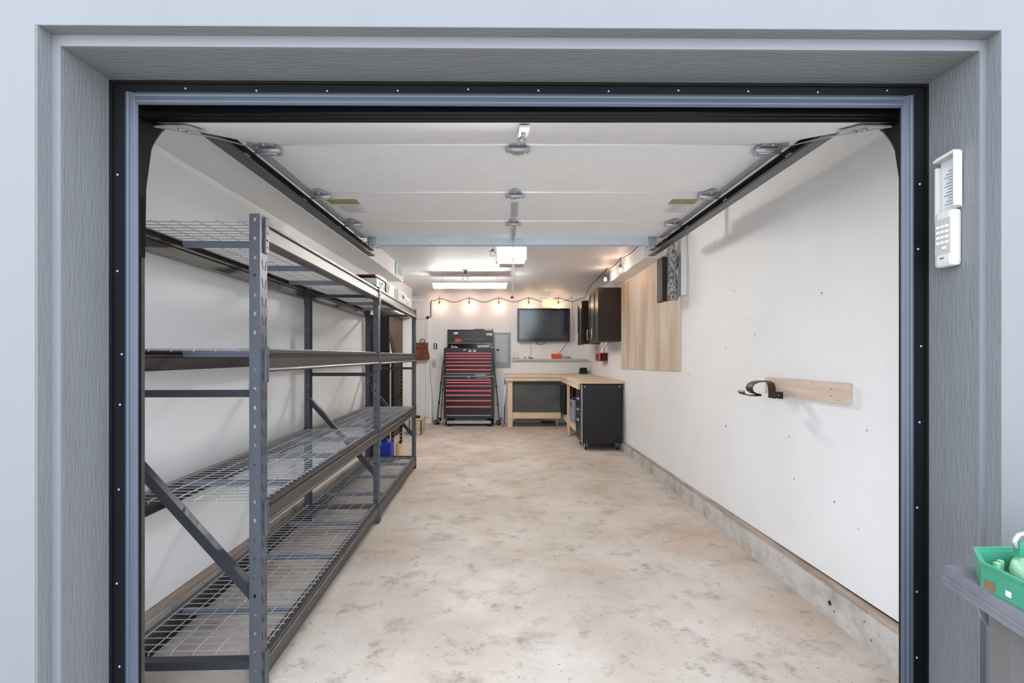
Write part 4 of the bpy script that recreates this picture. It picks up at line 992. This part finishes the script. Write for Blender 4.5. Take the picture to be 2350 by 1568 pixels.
cable([(px(989, 9.73), 9.74, pz(690, 9.73)), (px(988.5, 9.73), 9.74, pz(728, 9.73))], 0.008, M_cable, 'dark power cord running down back wall from the string lights')
rs = thing('round_speaker', 'small round black device on the back wall by the passage door', 'device', (px(981, 9.7), 9.72, pz(733, 9.7)))
MB().lathe((px(981, 9.7), 9.749, pz(729, 9.7)), [(0.03, 0), (0.034, -0.03), (0.028, -0.045)], 16, 'y').build('body', M_blk, rs)
MB().tube([(px(983, 9.7), 9.72, pz(729, 9.7)), (px(988.5, 9.7), 9.735, pz(727, 9.7))], 0.008, 8).build('arm', M_blk, rs)
lb = thing('leather_bag', 'brown leather bag hanging on the passage door', 'bag', (px(971, 9.6), 9.6, pz(827.6, 9.6)))
b = MB(); A_, B_ = px(950, 9.6), px(984, 9.6); z0_, z1_ = pz(827.6, 9.6), pz(787, 9.6)
b.hexa([(A_, 9.55, z0_), (B_ + 0.02, 9.55, z0_ + 0.02), (B_ + 0.02, 9.70, z0_ + 0.02), (A_, 9.70, z0_), (A_ + 0.02, 9.58, z1_), (B_ - 0.05, 9.58, z1_), (B_ - 0.05, 9.68, z1_), (A_ + 0.02, 9.68, z1_)])
bmesh.ops.bevel(b.bm, geom=b.bm.edges[:], offset=0.02, segments=3, affect='EDGES'); b.build('body', M_leather, lb)
MB().box(A_ + 0.01, B_ - 0.01, 9.545, 9.60, pz(800, 9.6), pz(786.5, 9.6), 0.01).build('flap', M_leather, lb)
MB().torus((px(969, 9.6), 9.62, pz(783, 9.6)), 0.045, 0.008, 'y').build('handle', M_cable, lb)
cable([(px(987.5, 9.73), 9.738, pz(826, 9.73)), (px(988, 9.73), 9.738, pz(870, 9.73)), (px(992.5, 9.73), 9.738, pz(915, 9.73)), (px(993, 9.73), 9.738, pz(922, 9.73))], 0.005, M_grey2, 'thin grey cable running down into the white conduit')
cd2 = thing('white_conduit', 'white vertical pipe rising from the floor left of the tool chest', 'pipe', (px(993, 9.7), 9.71, 0))
MB().cyl((px(993, 9.7), 9.71, pz(917, 9.7) / 2), 0.016, pz(917, 9.7), 'z', 12).build('pipe', M_white, cd2)
MB().cyl((px(993, 9.7), 9.71, pz(920, 9.7)), 0.022, 0.05, 'z', 12).build('collar', M_white, cd2)
# pole tools
def pole(p0, p1, r, m, lab, name, head=True, joints=(0.3, 0.62), jm=None):
    t = thing(name, lab, 'pole', (p0[0], p0[1], 0)); p0 = Vector(p0); p1 = Vector(p1)
    MB().tube([p0, p1], r, 8).build('shaft', m, t)
    for f in joints:
        c = p0.lerp(p1, f); d = (p1 - p0).normalized() * 0.03; MB().tube([c - d, c + d], r * 1.6, 8).build('collar', jm or M_blk, t)
    if head:
        b = MB(); x, y = p0.x, p0.y
        random.seed(int(abs(x) * 1000))
        b.box(x - 0.04, x + 0.05, y - 0.05, y + 0.06, 0.0, 0.10, 0.015); b.lathe((x + 0.05, y, 0.10), [(0.03, -.03), (0.045, 0), (0.03, .04)], 12)
        b.torus((x - 0.02, y - 0.06, 0.05), 0.04, 0.010, 'y'); b.build('head', M_blk, t)
        b = MB(); b.torus((x + 0.03, y - 0.065, 0.09), 0.025, 0.006, 'y'); b.lathe((x - 0.02, y - 0.055, 0.05), [(0.012, 0), (0.01, -0.02)], 10, 'y'); b.build('bracket', M_galv, t)
pole((px(1004, 9.6), 9.55, 0.06), (px(1017.5, 9.7), 9.72, pz(826, 9.7)), 0.010, M_blk, 'long dark pole tool leaning at the left side of the tool chest', 'pole_tool')
pole((px(1010, 9.62), 9.70, 0.06), (px(1018, 9.7), 9.735, pz(850, 9.7)), 0.007, mat('dark_red_pole', (90, 34, 38), 0.4), 'thin reddish pole leaning between dark pole and tool chest', 'pole_tool', False)
pole((px(1146, 9.5), 9.5, 0.06), (px(1134.5, 9.7), 9.695, pz(838, 9.7)), 0.009, M_slate, 'thin grey jointed pole leaning right of the tool chest', 'pole_tool')
pole((px(1151.5, 9.25), 9.22, 0.005), (px(1160, 9.3), 9.12, pz(882, 9.2)), 0.019, M_white, 'white round stick leaning against the left end of the bench', 'white_stick', False, ())
pole((px(1158, 9.45), 9.60, 0.005), (px(1158.5, 9.72), 9.73, pz(872, 9.7)), 0.008, M_blk, 'thin black rod behind the white stick', 'black_rod', False, ())

# ================================================================ LIGHTS AND CEILING ITEMS
FY = 7.2
fx0, fx1, fz0, fz1 = px(993, FY), px(1164, FY), pz(661, FY), pz(649, FY)
tl = thing('tube_light', 'white fluorescent shop light hanging below the ceiling', 'light', ((fx0 + fx1) / 2, FY, fz0))
b = MB(); b.prism([(FY - 0.10, fz1 - 0.018), (FY + 0.10, fz1 - 0.018), (FY + 0.08, fz1), (FY - 0.08, fz1)], 'x', fx0, fx1); b.build('housing', M_white, tl)
MB().prism([(FY - 0.055, fz0), (FY + 0.055, fz0), (FY + 0.07, fz0 + 0.02), (FY + 0.075, fz1 - 0.0185), (FY - 0.075, fz1 - 0.0185), (FY - 0.07, fz0 + 0.02)], 'x', fx0 + 0.015, fx1 - 0.015).build('diffuser', M_tube, tl)
for x in (fx0 + 0.15, fx1 - 0.15): MB().tube([(x, FY, fz1), (x, FY, ZC)], 0.002, 6).build('chain', M_galv, tl)
sk = thing('ceiling_socket', 'small ceiling socket with looped cord above the tube light', 'socket', (px(1068, 6.88), 6.88, 2.58))
MB().lathe((px(1068, 6.88), 6.88, ZC), [(0.045, 0), (0.045, -0.008), (0.02, -0.012)], 16).build('plate', M_grey, sk)
MB().box(px(1068, 6.88) - 0.02, px(1068, 6.88) + 0.02, 6.86, 6.90, 2.60, 2.648, 0.004).build('adapter', M_slate, sk)
xk = px(1068, 6.88)
MB().tube([(xk, 6.88, 2.60), (xk - 0.045, 6.89, 2.57), (xk - 0.04, 6.9, 2.53), (xk, 6.92, 2.505), (xk + 0.04, 6.93, 2.53), (xk + 0.035, 6.94, 2.57), (xk + 0.005, 6.95, 2.56), (xk + 0.02, 7.05, 2.53), (xk + 0.02, 7.14, fz1 + 0.004)], 0.004, 6).build('cord', M_grey2, sk)

# pendant
PX, PY = px(1260, 9.07), 9.07
pd = thing('pendant_lamp', 'small round glowing pendant lamp hanging near the television', 'lamp', (PX, PY, 2.35))
MB().lathe((PX, PY, ZC), [(0.06, 0), (0.06, -0.006), (0.02, -0.02)], 18).build('canopy', M_white, pd)
MB().tube([(PX, PY, ZC - 0.015), (PX, PY, 2.58)], 0.006, 8).build('stem', M_galv, pd)
b = MB()
for a in range(4): b.tube([(PX, PY, 2.585), (PX + 0.07 * math.cos(a * PI / 2 + .5), PY + 0.07 * math.sin(a * PI / 2 + .5), 2.495)], 0.003, 6)
b.build('wire_arm', M_galv, pd)
# beaded shade: ring of discs
b = MB()
for row in range(4):
    z = 2.365 + 0.037 * row; R = (0.105, 0.125, 0.125, 0.108)[row]
    for k in range(16):
        a = 2 * PI * (k + 0.5 * (row % 2)) / 16
        b.tube([(PX + R * math.cos(a), PY + R * math.sin(a), z - 0.014), (PX + (R + .006) * math.cos(a), PY + (R + .006) * math.sin(a), z), (PX + R * math.cos(a), PY + R * math.sin(a), z + 0.014)], [0.009, 0.017, 0.009], 6)
b.build('shade', M_pend, pd)
MB().lathe((PX, PY, 2.42), [(0.012, -0.03), (0.03, 0), (0.012, 0.035)], 14).build('bulb', M_bulb, pd)
point_light('lamp_glow', (PX, PY, 2.43), PEND_W, (1.0, 0.80, 0.58), 0.03, pd)

# string lights
sl = thing('string_lights', 'black string of warm bulbs along the back wall and right corner', 'string lights', (0, 9.68, 2.5))
YW = 9.66
def W(x, y, Y=YW): return (px(x, Y), Y, pz(y, Y))
anchors = [(989, 690), (1008, 685), (1076.5, 684.5), (1144.5, 684.5), (1213.5, 684), (1281.5, 684), (1342, 683)]
pts = []
for (x0, y0), (x1, y1) in zip(anchors[:-1], anchors[1:]):
    for i in range(8):
        t_ = i / 8; pts.append(W(x0 + (x1 - x0) * t_, y0 + (y1 - y0) * t_ + 9.0 * (math.sin(PI * t_) ** 2) * min(1, (x1 - x0) / 60)))
pts.append(W(1342, 683))
pts += [(1.50, 8.2, 2.63), (1.46, 6.72, 2.645)]
pts += catenary((1.46, 6.72, 2.645), (1.48, 6.0, 2.648), 0.03, 6)[1:] + catenary((1.48, 6.0, 2.648), (1.50, 5.1, 2.648), 0.03, 6)[1:]
MB().tube(pts, 0.006, 6).build('cable', M_cable, sl)
def bulb(x, y, z, lean=0.0):
    MB().tube([(x, y, z + 0.03), (x + lean, y, z - 0.075)], 0.004, 6).build('lead', M_cable, sl)
    MB().lathe((x + lean, y, z - 0.10), [(0.010, 0.03), (0.014, 0.015), (0.014, -0.008), (0.011, -0.012)], 10).build('socket', M_cable, sl)
    g = MB().lathe((x + lean, y, z - 0.145), [(0.006, 0.034), (0.016, 0.022), (0.023, 0.0), (0.018, -0.016), (0.006, -0.023)], 14).build('bulb', M_bulb, sl)
    point_light('bulb_glow', (x + lean, y - 0.045, z - 0.15), BULB_W, (1.0, 0.66, 0.48), 0.03, sl)
for ax in (1008, 1076.5, 1144.5, 1213.5, 1281.5):
    p = W(ax, 685); bulb(p[0], p[1], p[2])
bulb(1.46, 6.72, 2.64, -0.02); bulb(1.48, 6.0, 2.64)
# second slack wire to the small cabinet
cable([W(1290, 693, 9.63), W(1306, 687, 9.63), (px(1313, 9.6), 9.63, pz(680, 9.66))], 0.004, M_cable, 'thin slack wire crossing between pendant lamp and cabinet')

# vent with teal pane on the left bulkhead face
vn = thing('air_vent', 'white framed vent with teal face on the left bulkhead', 'vent', (-1.45, 6.3, 2.45))
MB().box(-1.4565, -1.440, 6.20, 6.62, 2.478, 2.648, 0.004).build('frame', M_white, vn)
MB().box(-1.4395, -1.436, 6.29, 6.56, 2.50, 2.625).build('pane', M_teal, vn)

# ================================================================ KEYPAD ON THE RIGHT REVEAL
ky = thing('door_keypad', 'white garage door keypad with lifted cover on the right reveal', 'keypad', (1.26, 1.31, 1.65))
KX = OXR - 0.001; dK = 0.0
MB().box(KX - 0.028, KX, 1.300, 1.358, 1.652, 1.812, 0.011).build('body', M_cream, ky)
MB().box(KX - 0.029, KX - 0.0275, 1.306, 1.352, 1.69, 1.79).build('key_panel', mat('key_panel', (172, 168, 162), 0.5), ky)
n = 0
for r_ in range(4):
    for c_ in range(3):
        MB().box(KX - 0.0315, KX - 0.029, 1.312 + 0.013 * c_, 1.320 + 0.013 * c_, 1.763 - 0.015 * r_, 1.770 - 0.015 * r_, 0.001).build('key', mat('key_white', (245, 245, 248), 0.3), ky)
MB().box(KX - 0.0315, KX - 0.029, 1.318, 1.328, 1.702, 1.709, 0.001).build('key', MATS['key_white'], ky)
MB().box(KX - 0.0295, KX - 0.028, 1.325, 1.337, 1.676, 1.679).build('logo_mark', M_slate, ky)
cv = MB().box(KX - 0.004, KX, 1.300, 1.362, 1.815, 1.972, 0.0015).build('cover', M_cream, ky)
b = MB().box(KX - 0.028, KX - 0.0045, 1.296, 1.300, 1.818, 1.965, 0.0015); b.box(KX - 0.018, KX - 0.0045, 1.358, 1.366, 1.79, 1.945, 0.0015)
b.prism([(1.300, 1.966), (1.362, 1.958), (1.362, 1.963), (1.350, 1.969), (1.300, 1.974)], 'x', KX - 0.026, KX - 0.0045)
b.build('cover_rim', M_cream, cv)
MB().box(KX - 0.0052, KX - 0.0041, 1.304, 1.352, 1.825, 1.938).build('printed_label', M_label, cv)
b = MB()
for k in range(12): b.box(KX - 0.0058, KX - 0.0053, 1.308, 1.348 - 0.006 * (k % 3), 1.832 + 0.0085 * k, 1.8345 + 0.0085 * k)
b.build('label_print', M_ink, cv, kind='stuff')

# ================================================================ BIN WITH GREEN BOX, LOWER RIGHT
bn = thing('grey_bin', 'grey plastic bin with ribbed rim outside the opening at lower right', 'bin', (1.2, 0.7, -0.01))
RP = [(0.935, 0.995), (0.897, 0.81), (0.82, 0.42), (1.50, 0.30), (1.60, 1.02)]
def inset(P, d):
    cx = sum(p[0] for p in P) / len(P); cy = sum(p[1] for p in P) / len(P)
    return [(cx + (x - cx) * (1 - d), cy + (y - cy) * (1 - d)) for x, y in P]
b = MB().plate(RP, [inset(RP, 0.12)], 0.010, lambda u, v, d: (u, v, 0.955 - d)); b.build('rim', M_bin, bn)
def wall_ring(P, t, z0, z1, name, m, par):
    Q = inset(P, t); return MB().plate(P, [Q], z1 - z0, lambda u, v, d: (u, v, z0 + d)).build(name, m, par)
wall_ring(RP, 0.012, 0.912, 0.9449, 'rim_skirt', M_bin, bn)
b = MB().plate(inset(RP, -0.008), [inset(RP, 0.001)], 0.006, lambda u, v, d: (u, v, 0.926 + d)); b.build('rim_bead', M_bin, bn)
GP = [(0.955, 0.9445), (1.06, 0.9445), (1.06, 0.78), (1.012, 0.795), (0.998, 0.84), (0.982, 0.86), (0.970, 0.895), (0.955, 0.905)]
for yy in (0.965, 0.90, 0.84, 0.78):
    k = 0.93 - 0.0 if yy > 0.95 else 0.93
    dx = (yy - 0.965) * 0.21
    MB().prism([(x + dx, z) for x, z in GP], 'y', yy, yy + 0.004, 0.001).build('rib', mat('bluish_rib', (128, 134, 146), 0.4), bn)
BP = [(0.975, 0.945), (0.957, 0.890), (0.90, 0.47), (1.44, 0.36), (1.52, 0.96)]
BQ = inset(BP, 0.16)
t = bmesh.new(); T_ = [t.verts.new((x, y, 0.944)) for x, y in BP]; L_ = [t.verts.new((x, y, 0.04)) for x, y in inset(BP, 0.05)]
for i in range(5): t.faces.new((T_[i], T_[(i + 1) % 5], L_[(i + 1) % 5], L_[i]))
t.faces.new(T_); t.faces.new(L_[::-1]); bmesh.ops.recalc_face_normals(t, faces=t.faces[:]); MB().add(t).build('body', M_bin_d, bn)
MB().lathe((1.02, 0.86, 0.07), [(0.04, -0.02), (0.08, -0.02), (0.08, 0.02), (0.04, 0.02)], 20, 'x').build('wheel', M_rubber, bn)
gb = thing('green_tray', 'green open plastic tray holding a pale green part on the grey bin', 'tray', (1.15, 0.75, 0.956))
TP = [(0.966, 0.963), (0.914, 0.899), (0.902, 0.80), (0.86, 0.50), (1.38, 0.42), (1.45, 0.975)]
wall_ring(TP, 0.035, 0.9555, 1.0, 'tray', M_green, gb)
MB().plate(inset(TP, 0.034), [], 0.004, lambda u, v, d: (u, v, 0.9556 + d)).build('tray_floor', M_green, gb)
MB().plate(inset(TP, -0.012), [inset(TP, 0.02)], 0.006, lambda u, v, d: (u, v, 1.0001 + d)).build('lip', M_green, gb)
MB().lathe((1.068, 0.852, 0.9605), [(0.100, 0), (0.103, 0.02), (0.100, 0.034), (0.092, 0.034), (0.088, 0.022), (0.02, 0.016)], 32).build('round_insert', M_mint, gb)
MB().lathe((1.062, 0.882, 0.972), [(0.04, 0), (0.036, 0.035), (0.022, 0.062), (0.018, 0.062)], 20).build('insert_cup', M_mint, gb)
for x, y in ((0.972, 0.925), (0.99, 0.935)): MB().box(x, x + 0.008, y, y + 0.008, 0.9605, 0.99, 0.001).build('peg', M_mint, gb)
e0 = Vector((0.9136, 0.895, 0)); e1 = Vector((0.902, 0.80, 0)); dv = (e1 - e0).normalized(); nv = Vector((dv.y, -dv.x, 0)); nv = nv if nv.x < 0 else -nv
def patch(f0, f1, z0, z1, name, m):
    a_ = e0 + dv * f0 + nv * 0.0006; c_ = e0 + dv * f1 + nv * 0.0006; o_ = nv * 0.001
    MB().hexa([(a_.x, a_.y, z0), (c_.x, c_.y, z0), (c_.x + o_.x, c_.y + o_.y, z0), (a_.x + o_.x, a_.y + o_.y, z0),
               (a_.x, a_.y, z1), (c_.x, c_.y, z1), (c_.x + o_.x, c_.y + o_.y, z1), (a_.x + o_.x, a_.y + o_.y, z1)]).build(name, m, gb)
patch(0.004, 0.026, 0.960, 0.975, 'orange_patch', mat('patch_orange', (128, 84, 66), 0.6))
patch(0.048, 0.058, 0.966, 0.976, 'white_patch', M_paper)
MB().box(1.018, 1.030, 0.925, 0.937, 1.0, 1.030).build('post', M_green, gb)
MB().tube([(1.016, 0.93, 1.018), (1.012, 0.93, 1.032), (1.020, 0.93, 1.044), (1.036, 0.93, 1.048), (1.06, 0.92, 1.046), (1.09, 0.90, 1.03)], 0.0045, 8).build('wire_loop', M_galv, gb)

# tidy helper properties
for o in bpy.data.objects:
    if '_o' in o: del o['_o']
